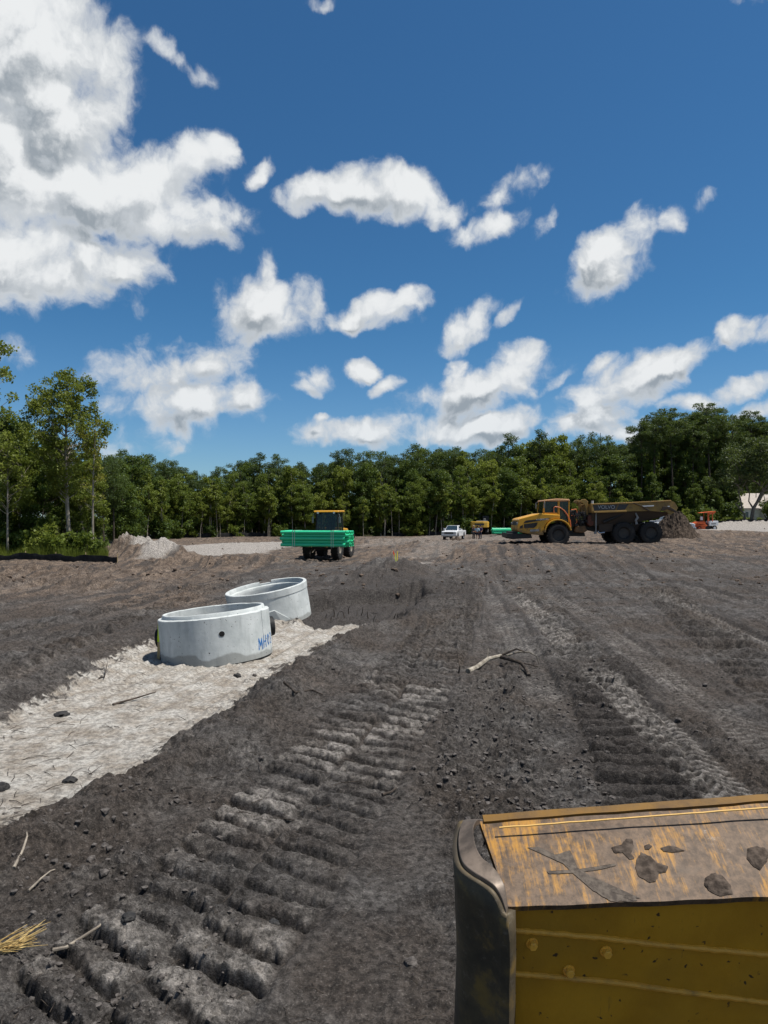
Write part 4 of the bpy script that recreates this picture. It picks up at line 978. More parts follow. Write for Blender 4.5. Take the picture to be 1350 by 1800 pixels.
def pipe_mesh(L):
    b = MB(); b.lathe([(PR*.93,-L/2),(PR*.93,L/2-.22),(PR*1.13,L/2-.17),(PR*1.13,L/2),(PR*1.03,L/2),(PR*1.03,L/2-.15),(PR*.83,L/2-.21),(PR*.83,-L/2)], 20, Matrix.Rotation(math.radians(90), 4, 'Y'), close=True)
    o = b.build('pipe', GRN, None, smooth=True); d = o.data; bpy.data.objects.remove(o); return d
PM = pipe_mesh(4.15)
ordn = ['first','second','third','fourth','fifth','sixth','seventh']
rown = ['bottom','second-lowest','middle','second-highest','top']
for r_ in range(5):
    for c_ in range(6 if r_ % 2 == 0 else 5):
        o = bpy.data.objects.new('pipe', PM); C.objects.link(o)
        flip = (r_ + c_) % 2
        lx = .22 + (.12 if flip else -.10) + rnd.uniform(-.03,.03); ly = -4.05 + c_*.222 + (.111 if r_ % 2 else 0); lz = .90+PR + r_*.194
        o.matrix_world = ld @ Matrix.Translation((lx, ly, lz)) @ Matrix.Rotation(math.pi*flip, 4, 'Z') @ Matrix.Rotation(rnd.uniform(-.01,.01), 4, 'Z')
        tag(o, f'green plastic pipe on the loader forks, {rown[r_]} row, {ordn[c_]} from the camera side', 'pipe', 'green pipes carried by the wheel loader')
for k, sx in enumerate((-1.35,-1.22,1.12,1.25)):
    b = MB(); x = .22+sx; y0, y1, z0, z1 = -4.05-PR*1.16, -4.05+5*.222+PR*1.16, .885, .905+2*PR+4*.194
    for (a0,a1,c0,c1) in ((y0-.006,y0,z0,z1),(y1,y1+.006,z0,z1),(y0,y1,z0-.006,z0),(y0,y1,z1,z1+.006)): b.box(x-.018, x+.018, a0, a1, c0, c1)
    o = b.build('strap', STRP); o.matrix_world = ld; tag(o, ('pale strap round the loader pipe bundle, outermost at its far left','pale strap round the loader pipe bundle, second from its left end','pale strap round the loader pipe bundle, second from its right end','pale strap round the loader pipe bundle, nearest its right end')[k], 'strap', 'straps round the loader pipe bundle')
# pipes lying on the ground behind the hauler nose
gx, gy = (892-675)/FPX*100, 100.0; gz = H(gx, gy)
for r_ in range(4):
    for c_ in range(5 if r_ % 2 == 0 else 4):
        o = bpy.data.objects.new('pipe', PM); C.objects.link(o)
        o.location = (gx + rnd.uniform(-.12,.12), gy + c_*.222 + (.111 if r_ % 2 else 0), gz + PR + .06 + r_*.194); o.rotation_euler = (0, 0, math.pi*((r_+c_) % 2))
        tag(o, f'green pipe stacked on the ground behind the hauler nose, {["bottom","second","third","top"][r_]} row, {ordn[c_]} from the camera', 'pipe', 'green pipes stacked on the ground')

# ------------------------------------------------------------------ white pickup
def make_pickup(name, loc, rz, label):
    t = empty(name, loc, rz, label, 'pickup truck')
    # faces -y; profile (y, z)
    b = MB(); low = [(-2.85,.62),(-2.90,.95),(-2.78,1.14),(-1.55,1.22),(.35,1.22),(.42,1.24),(2.78,1.24),(2.86,1.2),(2.86,.62),(2.4,.58)]
    def arch(cy): return [(cy+.52*math.cos(math.radians(a)), .50+.50*math.sin(math.radians(a))) for a in range(0, 181, 20)]
    prof = low[:-1] + [(2.45,.55)] + arch(1.72) + [(1.1,.50),(-1.15,.50)] + arch(-1.85) + [(-2.5,.55)]
    b.prism(prof, -.99, .99, axis='x'); b.build('body', WHT, t, bevel=.05)
    b = MB(); v = []
    for (y, z, w) in ((-1.50,1.20,.92),(-.72,1.88,.74),(.15,1.90,.74),(.42,1.20,.92)): v += [(-w,y,z),(w,y,z)]
    b._add(v, [(0,1,3,2),(2,3,5,4),(4,5,7,6),(0,2,4,6),(1,7,5,3),(0,6,7,1)]); b.build('cab', WHT, t, bevel=.05)
    b = MB(); b._add([(-.80,-1.40,1.30),(.80,-1.40,1.30),(.66,-.79,1.84),(-.66,-.79,1.84)], [(0,1,2,3)]); b.bm.verts.ensure_lookup_table()
    for q in b.bm.verts: q.co += Vector((0,-.030,.030))
    b.build('windshield', GLS2, t)
    for s in (-1, 1):
        for (ya, yb, yc, yd) in ((-1.22,-.50,-.50,-.78),(-.42,.26,.10,-.42)):
            b = MB(); b._add([(s*.915,ya,1.30),(s*.915,yb,1.30),(s*.775,yc,1.80),(s*.775,yd,1.80)], [(0,1,2,3)]); b.build('side_window', GLS2, t)
        b = MB(); b.box(s*1.02-.11, s*1.02+.11, -1.20, -1.05, 1.28, 1.52); b.box(s*.9-.05, s*.95+.05, -1.15,-1.1,1.30,1.36); b.build('mirror', WHT, t, bevel=.03)
        b = MB(); b.box(s*.78-.17, s*.78+.17, -2.93, -2.80, .84, 1.08); b.build('headlight', CHR, t, bevel=.03)
        b = MB(); b.box(s*.995-.005, s*.995+.014, -.10, .06, .98, 1.01); b.build('door_handle', BLK, t)
        for yy in (-1.85, 1.72): wheel(t, s*.83, yy, .41, .41, .27, .24, RUB, CHR, 30, 'x', s)
    b = MB(); b.box(-.60,.60,-2.935,-2.86,.80,1.07); b.build('grille', BLK, t, bevel=.02)
    b = MB(); b.box(-.62,.62,-2.955,-2.92,.91,.95); b.build('grille_bar', CHR, t)
    b = MB(); b.box(-.98,.98,-3.02,-2.84,.48,.74); b.build('front_bumper', CHR, t, bevel=.05)
    b = MB(); b.box(-.55,.55,-3.03,-3.0,.36,.50); b.build('air_dam', BLK, t, bevel=.02)
    b = MB(); b.box(-.86,.86,.55,2.72,1.235,1.25); b.build('bed_cover', BLK, t)
    b = MB(); b.box(-.9,-.55,.5,1.0,1.245,1.50); b.box(.5,.85,.6,1.3,1.245,1.42); b.build('bed_cargo', paint('bed_cargo', (.55,.55,.55), (.3,.3,.3), .3), t, bevel=.03)
    return t
GLS2 = bpy.data.materials.new('car_glass'); GLS2.use_nodes = True
_b = GLS2.node_tree.nodes['Principled BSDF']; _b.inputs['Base Color'].default_value = (.02,.035,.045,1); _b.inputs['Roughness'].default_value = .05; _b.inputs['Specular IOR Level'].default_value = .8
px_, py_ = (800-675)/FPX*93, 94.5
make_pickup('pickup_truck', (px_, py_, EYE-(949.5-HZ)/FPX*92.0), math.radians(-19), 'white pickup truck facing the camera on the dirt before the trees')
p2x, p2y = (1167-675)/FPX*76, 76.0
make_pickup('pickup_truck', (p2x, p2y, H(p2x,p2y)), math.radians(84), 'white pickup truck mostly hidden behind the soil heap at the dump bed')

# ------------------------------------------------------------------ excavator seen from behind
ex, ey_ = (843-675)/FPX*110, 110.0
exc = empty('excavator', (ex, ey_, EYE-(940.5-HZ)/FPX*108), math.radians(-8), 'yellow and grey tracked excavator seen from behind near the workers', 'excavator')
YEX = paint('excavator_yellow', (.62,.36,.05), (.25,.17,.08), .3, .45)
for s in (-1, 1):
    b = MB(); b.prism([(-1.9,.45),(-1.7,.12),(-1.4,.0),(1.4,.0),(1.7,.12),(1.9,.45),(1.7,.78),(1.4,.9),(-1.4,.9),(-1.7,.78)], s*1.1-.28, s*1.1+.28, axis='x'); b.build('track', GRY if s < 0 else BLK, exc, bevel=.05)
b = MB(); b.box(-.6,.6,-.8,.8,.4,1.0); b.cyl((0,0,.9),(0,0,1.1),.6,n=20); b.build('undercarriage', BLK, exc)
b = MB(); b.prism([(-1.42,-1.9),(-1.2,-2.25),(-.6,-2.45),(.6,-2.45),(1.2,-2.25),(1.42,-1.9),(1.42,-1.2),(-1.42,-1.2)], 1.12, 2.05, axis='z'); b.build('counterweight', YEX, exc, bevel=.10)
b = MB(); b.box(-.7,.7,-2.462,-2.44,1.5,1.75); b.build('nameplate', DECAL, exc)
b = MB(); b.box(-1.38,1.38,-1.2,1.3,1.1,1.85); b.box(-.5,1.2,-1.9,-.9,2.05,2.2); b.box(.6,.95,-1.6,-1.2,2.05,2.5); b.build('engine_cover', GRY, exc, bevel=.05)
b = MB(); b.prism([(-.2,1.85),(1.5,1.85),(1.65,2.2),(1.45,2.95),(-.1,2.95)], .45, 1.40, axis='x'); b.build('cab', BLK, exc, bevel=.06)
b = MB(); b.prism([(0,1.95),(1.35,1.95),(1.35,2.85),(0,2.85)], 1.40, 1.412, axis='x'); b.build('side_window', GLS2, exc)
b = MB(); b.prism([(.8,1.7),(1.2,2.0),(3.0,3.75),(4.6,3.9),(4.6,3.55),(3.2,3.3),(1.6,1.7)], -.25, .2, axis='x'); b.build('boom', GRY, exc, bevel=.04)
b = MB(); b.prism([(4.3,4.0),(4.7,4.05),(5.0,1.4),(4.7,1.3)], -.2, .15, axis='x'); b.build('stick', GRY, exc, bevel=.03)
b = MB(); b.prism([(4.6,1.5),(5.1,1.4),(5.3,.8),(4.9,.35),(4.2,.4),(4.1,.9)], -.55, .5, axis='x'); b.build('bucket', BLK, exc, bevel=.04)
b = MB(); b.cyl((-.1,1.5,2.4),(-.1,3.2,3.9),.07,n=8); b.build('boom_cylinder', CHR, exc)

# ------------------------------------------------------------------ people
def skin_obj(name, verts, edges, radii, mat, parent, sub=2):
    me = bpy.data.meshes.new(name); me.from_pydata(verts, edges, []); me.materials.append(mat)
    o = bpy.data.objects.new(name, me); C.objects.link(o); o.parent = parent
    sk = o.modifiers.new('skin', 'SKIN'); me.skin_vertices.new() if not me.skin_vertices else None
    for i, r_ in enumerate(radii):
        sv = me.skin_vertices[0].data[i]; sv.radius = r_ if isinstance(r_, tuple) else (r_, r_); sv.use_root = (i == 0)
    sk.use_smooth_shade = True
    ss = o.modifiers.new('sub', 'SUBSURF'); ss.levels = ss.render_levels = sub
    return o
def flat(name, c, rough=.85):
    return rough_material(name, tuple(v*.75 for v in c), c, 20, rough, .2, .2, .01)
SKN = flat('skin', (.38,.20,.13), .6)
def person(x, y, rz, label, shirt, legs, shorts, hat, arm='down', k=1.0):
    t = empty('person', (x, y, H(x, y)), rz, label, 'person'); t.scale = (k, k, k)
    aL = [(-.22,0,1.42),(-.29,.02,1.13),(-.27,-.10,.90),(-.26,-.13,.82)]; aR = [(.22,0,1.42),(.29,.02,1.13),(.27,-.10,.90),(.26,-.13,.82)]
    if arm == 'bent': aR = [(.22,0,1.42),(.31,-.02,1.15),(.12,-.26,1.16),(.04,-.30,1.18)]
    if arm == 'up': aL = [(-.22,0,1.42),(-.36,-.12,1.30),(-.30,-.30,1.50),(-.26,-.32,1.60)]
    V = [(0,0,.95),(0,.01,1.15),(0,.01,1.36),(0,-.01,1.50),(0,-.02,1.58),(0,-.03,1.68),(0,-.02,1.74)] + aL + aR + \
        [(-.10,0,.90),(-.12,-.03,.50),(-.13,.02,.10),(-.13,-.12,.04), (.10,0,.90),(.12,-.02,.50),(.13,.03,.10),(.13,-.11,.04)]
    E = [(0,1),(1,2),(2,3),(3,4),(4,5),(5,6),(2,7),(7,8),(8,9),(9,10),(2,11),(11,12),(12,13),(13,14),(0,15),(15,16),(16,17),(17,18),(0,19),(19,20),(20,21),(21,22)]
    R = [(.15,.10),(.13,.09),(.16,.10),.055,.07,.088,.06] + [.055,.042,.033,.035]*2 + [.085,.058,.042,.04]*2
    skin_obj('body', V, E, R, SKN, t)
    sv = [(0,0,.96),(0,.01,1.15),(0,.01,1.38),(0,0,1.46)] + aL[:2] + aR[:2]
    skin_obj('shirt', sv, [(0,1),(1,2),(2,3),(2,4),(4,5),(2,6),(6,7)], [(.175,.125),(.155,.115),(.185,.125),(.08,.08),.075,.062,.075,.062], shirt, t)
    kn = .46 if shorts else .12
    def at(a, b_, z): f = (a[2]-z)/(a[2]-b_[2]); return tuple(a[i]+(b_[i]-a[i])*f for i in range(3))
    pv = [(0,0,.98),(0,0,.92)]; pe = [(0,1)]; pr = [(.16,.115),(.165,.12)]
    for s in (15, 19):
        i = len(pv); pv += [V[s], V[s+1]] + ([] if shorts else [V[s+2]]); pr += [.105,.082] + ([] if shorts else [.068]); pe += [(1,i),(i,i+1)] + ([] if shorts else [(i+1,i+2)])
    skin_obj('shorts' if shorts else 'trousers', pv, pe, pr, legs, t)
    for s in (-1, 1):
        b = MB(); b.prism([(-.20,0),(-.20,.05),(-.08,.11),(.06,.12),(.08,0)], s*.13-.05, s*.13+.05, axis='x'); b.build('shoe', BLK, t, bevel=.02)
    b = MB(); b.lathe([(.001,1.83),(.07,1.81),(.105,1.76),(.112,1.70),(.105,1.66)], 16); 
    if hat: b.prism([(-.20,1.70),(-.08,1.73),(-.08,1.715),(-.20,1.69)], -.08, .08, axis='x')
    b.build('cap' if hat else 'hair', hat or flat('dark_hair', (.02,.015,.01)), t, smooth=True)
    b = MB(); b.prism([(-.125,1.66),(-.095,1.69),(-.095,1.65)], -.012, .012, axis='x'); b.build('nose', SKN, t)
    return t
def gxy(px, Y): return (px-675)/FPX*Y, Y
person(*gxy(832.5, 95), .6, 'worker in dark clothes standing nearest the white pickup', flat('charcoal_cloth', (.05,.05,.06)), flat('black_cloth', (.03,.03,.035)), False, flat('tan_cap', (.35,.28,.2)), 'up')
person(*gxy(839, 94), 2.9, 'man in light blue shirt and dark shorts between two workers', flat('light_blue_cloth', (.36,.50,.58)), flat('dark_shorts', (.03,.03,.04)), True, None, 'bent')
person(*gxy(844.3, 95), -.7, 'worker in dark purple-blue shirt standing right of the man in light blue', flat('purple_cloth', (.10,.07,.16)), flat('navy_cloth', (.03,.035,.06)), False, flat('dark_cap', (.03,.03,.05)), 'down', 1.03)

# ------------------------------------------------------------------ orange compact tractor
tx, ty = (1243-675)/FPX*92, 92.0
tr = empty('compact_tractor', (tx, ty, EYE-(932-HZ)/FPX*91.4), 0, 'small orange tractor with a front loader and roll frame by the forest', 'tractor')
def tp(px, py): return ((px-1243)/13.6, (932-py)/13.6)
def T2(*pts): return [tp(*p) for p in pts]
b = MB(); b.prism(T2((1217,921),(1222,917),(1235,916),(1238,918),(1238,926),(1220,927)), -.42, .42); b.build('hood', ORG, tr, bevel=.06)
b = MB(); b.prism(T2((1205,926),(1209,919),(1211,920),(1210,927)), -.85, .85); b.prism(T2((1204,927),(1206,926),(1213,927),(1212,929)), -.85, .85); b.build('loader_bucket', ORG, tr, bevel=.03)
b = MB()
for s in (-1,1): b.prism(T2((1209,922),(1222,918.5),(1236,919.5),(1236,921),(1222,920.5),(1210,924)), s*.62-.05, s*.62+.05)
b.build('loader_arm', ORG, tr, bevel=.01)
b = MB(); b.prism(T2((1222,931),(1223,923),(1236,922),(1237,930),(1230,932)), -.55, -.40); b.prism(T2((1226,923),(1236,921),(1240,924),(1236,926)), -.65, .65); b.build('fender', ORG, tr, bevel=.03)
b = MB(); b.cyl((tp(1232.3,0)[0], -.1, tp(0,914.5)[1]), (tp(1232.3,0)[0], -.1, tp(0,908)[1]), .17, .15, n=14); b.build('canister', LETW, tr, bevel=.03)
b = MB(); b.cyl((tp(1232.5,0)[0], -.1, tp(0,919)[1]), (tp(1232.5,0)[0], -.1, tp(0,914)[1]), .12, .16, n=12); b.build('canister_mount', RED, tr)
b = MB()
for s in (-1, 1): b.tube([(tp(1240.5,0)[0], s*.55, tp(0,920)[1]), (tp(1240.5,0)[0], s*.55, tp(0,901)[1])], .035, 6); b.tube([(tp(1249,0)[0], s*.55, tp(0,918)[1]), (tp(1249,0)[0], s*.55, tp(0,900.5)[1])], .06, 6)
b.build('roll_frame', ORG, tr)
b = MB(); b.prism(T2((1229,901.5),(1236,900.2),(1254,898.6),(1254,900.3),(1250,904),(1248,901.5)), -.66, .66); b.build('canopy', ORG, tr, bevel=.02)
b = MB(); b.prism(T2((1238,926),(1238,919),(1241,919),(1246,924),(1250,925),(1250,929),(1240,931)), -.35, .35); b.build('seat_deck', BLK, tr, bevel=.03)
b = MB(); b.prism(T2((1243.5,924.6),(1243,916.3),(1259,915.6),(1259,923.6)), -.6, .45); b.build('white_tank', LETW, tr, bevel=.04)
b = MB(); b.prism(T2((1246.5,921.8),(1246.5,919.8),(1255,919.5),(1255,921.4)), -.612, -.60); b.build('tank_label', GRY, tr)
for s in (-1, 1):
    wheel(tr, tp(1252.5,0)[0], s*.55, .30, .30, .20, .17, RUB, LETW, 18, 'y', s)
    wheel(tr, tp(1226,0)[0], s*.5, .27, .27, .18, .15, RUB, ORG, 18, 'y', s)

# ------------------------------------------------------------------ house at the right edge
HW = rough_material('pale_green_stucco', (.42,.47,.43), (.52,.56,.51), 1.5, .9)
HR = rough_material('beige_shingle_roof', (.30,.27,.24), (.42,.375,.33), 3, .9)
hx = (1284-675)/FPX*147; hy = 147.0; hz_ = 2.45
hs_o = empty('house', (hx, hy, hz_), 0, 'low pale green house with a beige hip roof behind the oak', 'house')
b = MB(); b.box(0, 17, 0, 12, -1.2, 2.55); b.build('wall', HW, hs_o)
def hiproof(x0, x1, y0, y1, ze, h, name, th=.12):
    b = MB(); r_ = (y1-y0)/2; ym = (y0+y1)/2
    A = [(x0,y0,ze),(x1,y0,ze),(x1,y1,ze),(x0,y1,ze),(x0+r_,ym,ze+h),(x1-r_,ym,ze+h)]
    V = A[:] + [(x0,y0,ze-th),(x1,y0,ze-th),(x1,y1,ze-th),(x0,y1,ze-th)]
    b._add(V, [(0,1,5,4),(1,2,5),(2,3,4,5),(3,0,4),(0,6,7,1),(1,7,8,2),(2,8,9,3),(3,9,6,0),(6,9,8,7)]); return b.build(name, HR, hs_o)
hiproof(-.5, 17.5, -.6, 12.6, 2.62, 3.3, 'roof')
b = MB(); b._add([(5.6,-2.6,2.5),(13.6,-2.6,2.5),(9.6,-2.6,4.9),(5.6,4,2.5),(13.6,4,2.5),(9.6,4,4.9)], [(0,1,2),(3,5,4),(0,2,5,3),(1,4,5,2),(0,3,4,1)]); b.build('gable_roof', HR, hs_o)
b = MB(); b.box(6.1,13.1,-2.2,0,-1.2,2.49); b.build('front_wing', HW, hs_o)
for wx in (1.25, 3.4):
    w = MB(); w.box(wx-.42, wx+.42, -.05, 0, .45, 1.95); w = w.build('window', LETW, hs_o)
    b = MB(); b.box(wx-.33, wx+.33, -.065, -.052, .54, 1.86); b.build('pane', GLS2, w)
b = MB(); b.box(.82,1.02,-.9,-.7,-1.2,2.50); b.build('porch_post', flat('dark_green_post', (.03,.05,.04)), hs_o)
for wx in (8.0, 11.0):
    w = MB(); w.box(wx-.5, wx+.5, -2.25, -2.2, .5, 1.9); w = w.build('window', LETW, hs_o)
    b = MB(); b.box(wx-.4, wx+.4, -2.265, -2.252, .6, 1.8); b.build('pane', GLS2, w)
# spreading oak in front of it
ox, oy = (1322-675)/FPX*112, 112.0; oz = H(ox, oy)
oak = empty('oak_tree', (ox, oy, oz-.1), 0, 'spreading oak with bare crooked grey limbs in front of the house', 'tree')
def op(px, py, dy=0): return Vector(((px-1322)/11.14, dy, (HZ-py)/11.14 + EYE - oz))
limbs = [([(1322,922),(1323,905),(1325,893,),(1332,880),(1340,862),(1352,848)], .34, 0), ([(1333,880),(1341,866),(1338,856),(1328,847),(1318,842)], .22, -.5), ([(1318,842),(1304,841),(1297,850),(1287,854)], .11, -1.0),
         ([(1318,842),(1312,832),(1304,820),(1296,812)], .11, -.6), ([(1310,921),(1310,903),(1303,893),(1296,884)], .20, .5), ([(1304,894),(1303,876),(1299,862),(1300,852)], .12, .4), ([(1340,862),(1335,840),(1330,815),(1325,795)], .14, .8),
         ([(1325,893),(1318,880),(1322,866),(1316,850)], .13, 1.2), ([(1352,848),(1362,830),(1375,815)], .2, .3), ([(1340,862),(1360,858),(1380,850)], .15, -.8)]
polys = []
for pts, r_, dy in limbs:
    n = len(pts); L = [op(p[0], p[1], dy*(i/(n-1) if dy else 0) + rnd.uniform(-.15,.15)) for i, p in enumerate(pts)]
    polys.append((L, [r_*(1-.55*i/(n-1))*(1.25 if i == 0 else 1) for i in range(n)], 8))
cs = []; 
for i in range(105):
    a = rnd.uniform(0, 6.28); px = rnd.gauss(1325, 42); py = rnd.uniform(770, 868)
    top = 772 + ((px-1330)/62)**2*34; bot = 838 + (14 if px < 1290 else 0) + (px > 1350)*10
    if px < 1245 or py < top or py > bot + 18: continue
    q = op(px, py, rnd.uniform(-4.0, 4.0)); cs.append(q)
    if i % 2 == 0:
        s_ = op(min(max(px, 1300), 1350), max(py+18, 838), q.y*.3); polys.append(([s_, s_.lerp(q, .5)+Vector((rnd.uniform(-.3,.3), 0, .2)), q], [.07,.045,.015], 5))
wood_mesh('trunk', polys, BARK_M, oak)
pts = clump_points([np.array(c) for c in cs], [rnd.uniform(.9, 1.5) for _ in cs], 130, .6)
V, F = leaf_quads(pts, .17, .6); mesh_np('crown', V, F, L_OAK, oak)
for q in range(26):
    px = rnd.choice((rnd.uniform(1196, 1264), rnd.uniform(1352, 1420))); Y = rnd.uniform(124, 134); x = (px-675)/FPX*Y
    later(put_tree('shrub', 'bush', x, Y, rnd.uniform(2.8, 4.6), None, 'bush', var=0), px, 'dark glossy bush between tractor and house' if px < 1290 else 'dark bush right of the oak trunk')
for q in range(12):
    px = rnd.uniform(1272, 1345); Y = rnd.uniform(116, 122); x = (px-675)/FPX*Y
    later(put_tree('shrub', 'bush', x, Y, rnd.uniform(.7, 1.2), None, 'bush', var=2, wide=1.6), px, 'low bright bush before the house wall')
settle()
# ------------------------------------------------------------------ concrete manhole risers
def concrete_mat(name, c0, c1, wet_top=None):
    m = bpy.data.materials.new(name); m.use_nodes = True; nt = m.node_tree; nt.nodes.clear()
    tcn = nt.nodes.new('ShaderNodeTexCoord'); P = tcn.outputs['Object']
    n1 = noise_(nt, P, 2.2, 6, .6); n2 = noise_(nt, P, 22, 5, .7); n3 = noise_(nt, V_(nt, 'MULTIPLY', P, (3, 3, .5)), 3.5, 4, .6)
    vo = nt.nodes.new('ShaderNodeTexVoronoi'); vo.inputs['Scale'].default_value = 17; Lk(nt, V_(nt, 'ADD', P, V_(nt, 'MULTIPLY', noise_(nt, P, 9, 2, out='Color'), (.10,.10,.10))), vo.inputs['Vector'])
    hole = M_(nt, 'MULTIPLY', ramp(nt, vo.outputs['Distance'], .10, .17, 1, 0), ramp(nt, noise_(nt, P, 4.5, 2), .46, .55))
    c = mixc(nt, ramp(nt, n1, .32, .70), c0, c1); c = mixc(nt, ramp(nt, n3, .48, .72, 0, .35), c, tuple(v*.62 for v in c0)); c = mixc(nt, ramp(nt, n2, .45, .7, 0, .22), c, (.55,.57,.55))
    if wet_top is not None:      # damp, soil-stained foot
        sp = nt.nodes.new('ShaderNodeSeparateXYZ'); Lk(nt, P, sp.inputs[0])
        c = mixc(nt, ramp(nt, M_(nt, 'ADD', sp.outputs[2], M_(nt, 'MULTIPLY_ADD', noise_(nt, P, 1.6, 3), .5, -.25)), wet_top-.02, wet_top+.03, .62, 0), c, (.17,.17,.155))
    c = mixc(nt, hole, c, (.07,.07,.065))
    b = nt.nodes.new('ShaderNodeBsdfPrincipled'); setin(nt, b.inputs['Base Color'], c); b.inputs['Roughness'].default_value = .85; b.inputs['Specular IOR Level'].default_value = .25
    bp = nt.nodes.new('ShaderNodeBump'); bp.inputs['Strength'].default_value = .5; bp.inputs['Distance'].default_value = .012
    Lk(nt, M_(nt, 'SUBTRACT', M_(nt, 'MULTIPLY', n2, .5), hole), bp.inputs['Height']); Lk(nt, bp.outputs[0], b.inputs['Normal'])
    o = nt.nodes.new('ShaderNodeOutputMaterial'); Lk(nt, b.outputs[0], o.inputs['Surface']); return m
CON = concrete_mat('precast_concrete', (.38,.405,.40), (.54,.56,.55), .17)
CON2 = concrete_mat('precast_concrete_cast_face', (.36,.385,.38), (.50,.52,.51))
BOOT = rough_material('black_rubber_boot', (.012,.012,.013), (.03,.03,.03), 8, .6)
BLUE = rough_material('blue_spray_paint', (.015,.10,.32), (.03,.18,.45), 14, .7, bump=0)
DARK = rough_material('dark_hole', (.012,.012,.012), (.02,.02,.02), 8, 1)
LIME = rough_material('lime_flagging', (.50,.72,.02), (.70,.85,.05), 8, .6)
LATH = rough_material('lath_wood', (.38,.28,.14), (.52,.40,.22), 6, .8, stretch=(4,4,.5))
def riser(loc, tilt, R, hgt, step, label, spig=True):
    t = empty('manhole_riser', loc, 0, label, 'concrete manhole ring'); t.rotation_euler = tilt
    Ri = R-.14; n = 96
    b = MB()
    if spig: prof = [(R,0.0),(R,hgt-step),(R-.012,hgt-step+.012),(R-.075,hgt-step+.018),(R-.085,hgt-.012),(R-.095,hgt),(Ri+.012,hgt),(Ri,hgt-.012),(Ri,0.0)]
    else:    prof = [(R,0.0),(R,hgt*.80),(R+.012,hgt*.815),(R+.015,hgt-.012),(R+.004,hgt),(R-.060,hgt),(R-.068,hgt-.010),(R-.075,hgt-.10),(Ri+.01,hgt-.115),(Ri,hgt-.13),(Ri,0.0)]
    fine = []
    for (r0, z0), (r1, z1) in zip(prof, prof[1:]+prof[:1]):
        k = 10 if abs(z1-z0) > .3 else 1
        for i in range(k): fine.append((r0+(r1-r0)*i/k, z0+(z1-z0)*i/k))
    b.lathe(fine, n, close=True)
    for v in b.bm.verts:       # casting unevenness and chipped arrises
        d = .004*mnoise.noise(v.co*3.1) + .003*mnoise.noise(v.co*11)
        if v.co.z > .02: v.co.x *= 1+d; v.co.y *= 1+d
        if abs(v.co.z-(hgt-step+.012)) < .02 or abs(v.co.z-hgt) < .02: v.co.z -= .012*max(0, mnoise.noise(v.co*6))
    o = b.build('ring_wall', CON, t, smooth=True)
    return t, o
def on_wall(R, a, z): return Vector((R*math.cos(a), R*math.sin(a), z))
def boot(t, R, a, z, r_):
    c = on_wall(R, a, z); d = Vector((math.cos(a), math.sin(a), 0)); b = MB()
    q = d.to_track_quat('Z', 'Y').to_matrix().to_4x4(); M = Matrix.Translation(c - d*.05) @ q
    b.lathe([(r_,0),(r_,.075),(r_*.93,.085),(r_*.93,.12),(r_*.86,.13),(r_*.80,.13),(r_*.80,.02)], 32, M)
    b.lathe([(r_*.8,.06),(.001,.06)], 24, M); b.build('pipe_boot', BOOT, t, smooth=True)
def fit_ring(pxl, pxr, pyb):
    """distance, radius and foot height of a ring seen between two pixel columns with its near foot at a pixel row"""
    z = -.1
    for _ in range(6):
        Yn = (EYE-z)*FPX/(pyb-HZ); R = (pxr-pxl)/2/FPX*Yn/(1-(pxr-pxl)/2/FPX); Yc = Yn+R; xc = ((pxl+pxr)/2-675)/FPX*Yc
        aa = np.linspace(0, 6.28, 24); z = float(np.mean(terrain(xc+R*np.cos(aa), Yc+R*np.sin(aa))[0]))
    return Yc, R, xc, z
Y1, R1, c1x, zb1 = fit_ring(289, 479, 1170)
HG1 = (1176-1084)/FPX*(Y1-R1)*1.0
print('ring1', Y1, R1, zb1, HG1)
m1, w1_ = riser((c1x, Y1, zb1-.05), (math.radians(-1.0), math.radians(-5.5), 0), R1, HG1, .085, 'nearer pale concrete manhole ring with blue paint marks and a small lifting hole')
av = math.atan2(-Y1, -c1x)             # direction from the ring to the camera
def face_a(px):                        # angle on the wall seen at a pixel column
    k = (px-384)/FPX*(Y1-.35*R1)/R1; return av + math.asin(max(-1, min(1, k)))
boot(m1, R1, face_a(289)-.42, .48, .19); boot(m1, R1, face_a(479)+.36, .46, .20)
a = face_a(395); b = MB(); q = Vector((math.cos(a), math.sin(a), 0)).to_track_quat('Z','Y').to_matrix().to_4x4()
b.lathe([(.062,-.004),(.058,.003),(.046,.004),(.042,-.02)], 20, Matrix.Translation(on_wall(R1-.001, a, HG1*.60)) @ q); b.build('lifting_hole_rim', CON2, m1, smooth=True)
b = MB(); b.lathe([(.050,.0055),(.001,.0055)], 16, Matrix.Translation(on_wall(R1, a, HG1*.60)) @ q); b.build('lifting_hole', DARK, m1)
def stroke(t, R, pts, w, mat, name):
    """painted strokes on the wall: lists of (u along wall to the right, z)"""
    b = MB(); u0 = face_a(455)
    for line in pts:
        dense = []
        for (p, q_) in zip(line, line[1:]):
            k = max(2, int(math.hypot(q_[0]-p[0], q_[1]-p[1])/.012))
            dense += [(p[0]+(q_[0]-p[0])*i/k, p[1]+(q_[1]-p[1])*i/k) for i in range(k)]
        dense.append(line[-1]); V = []
        for i, (u, z) in enumerate(dense):
            a_, b_ = dense[max(0,i-1)], dense[min(len(dense)-1,i+1)]; dx, dz = b_[0]-a_[0], b_[1]-a_[1]; L = math.hypot(dx, dz)+1e-9
            ww = w*(.8+.4*mnoise.noise(Vector((u*40, z*40, 1)))); nx, nz = -dz/L*ww, dx/L*ww
            for s in (-1, 1):
                aa = u0 + (u+s*nx)/R; V.append(tuple(on_wall(R+.0045, aa, z+s*nz)))
        b._add(V, [(2*i, 2*i+1, 2*i+3, 2*i+2) for i in range(len(dense)-1)])
    return b.build(name, mat, t)
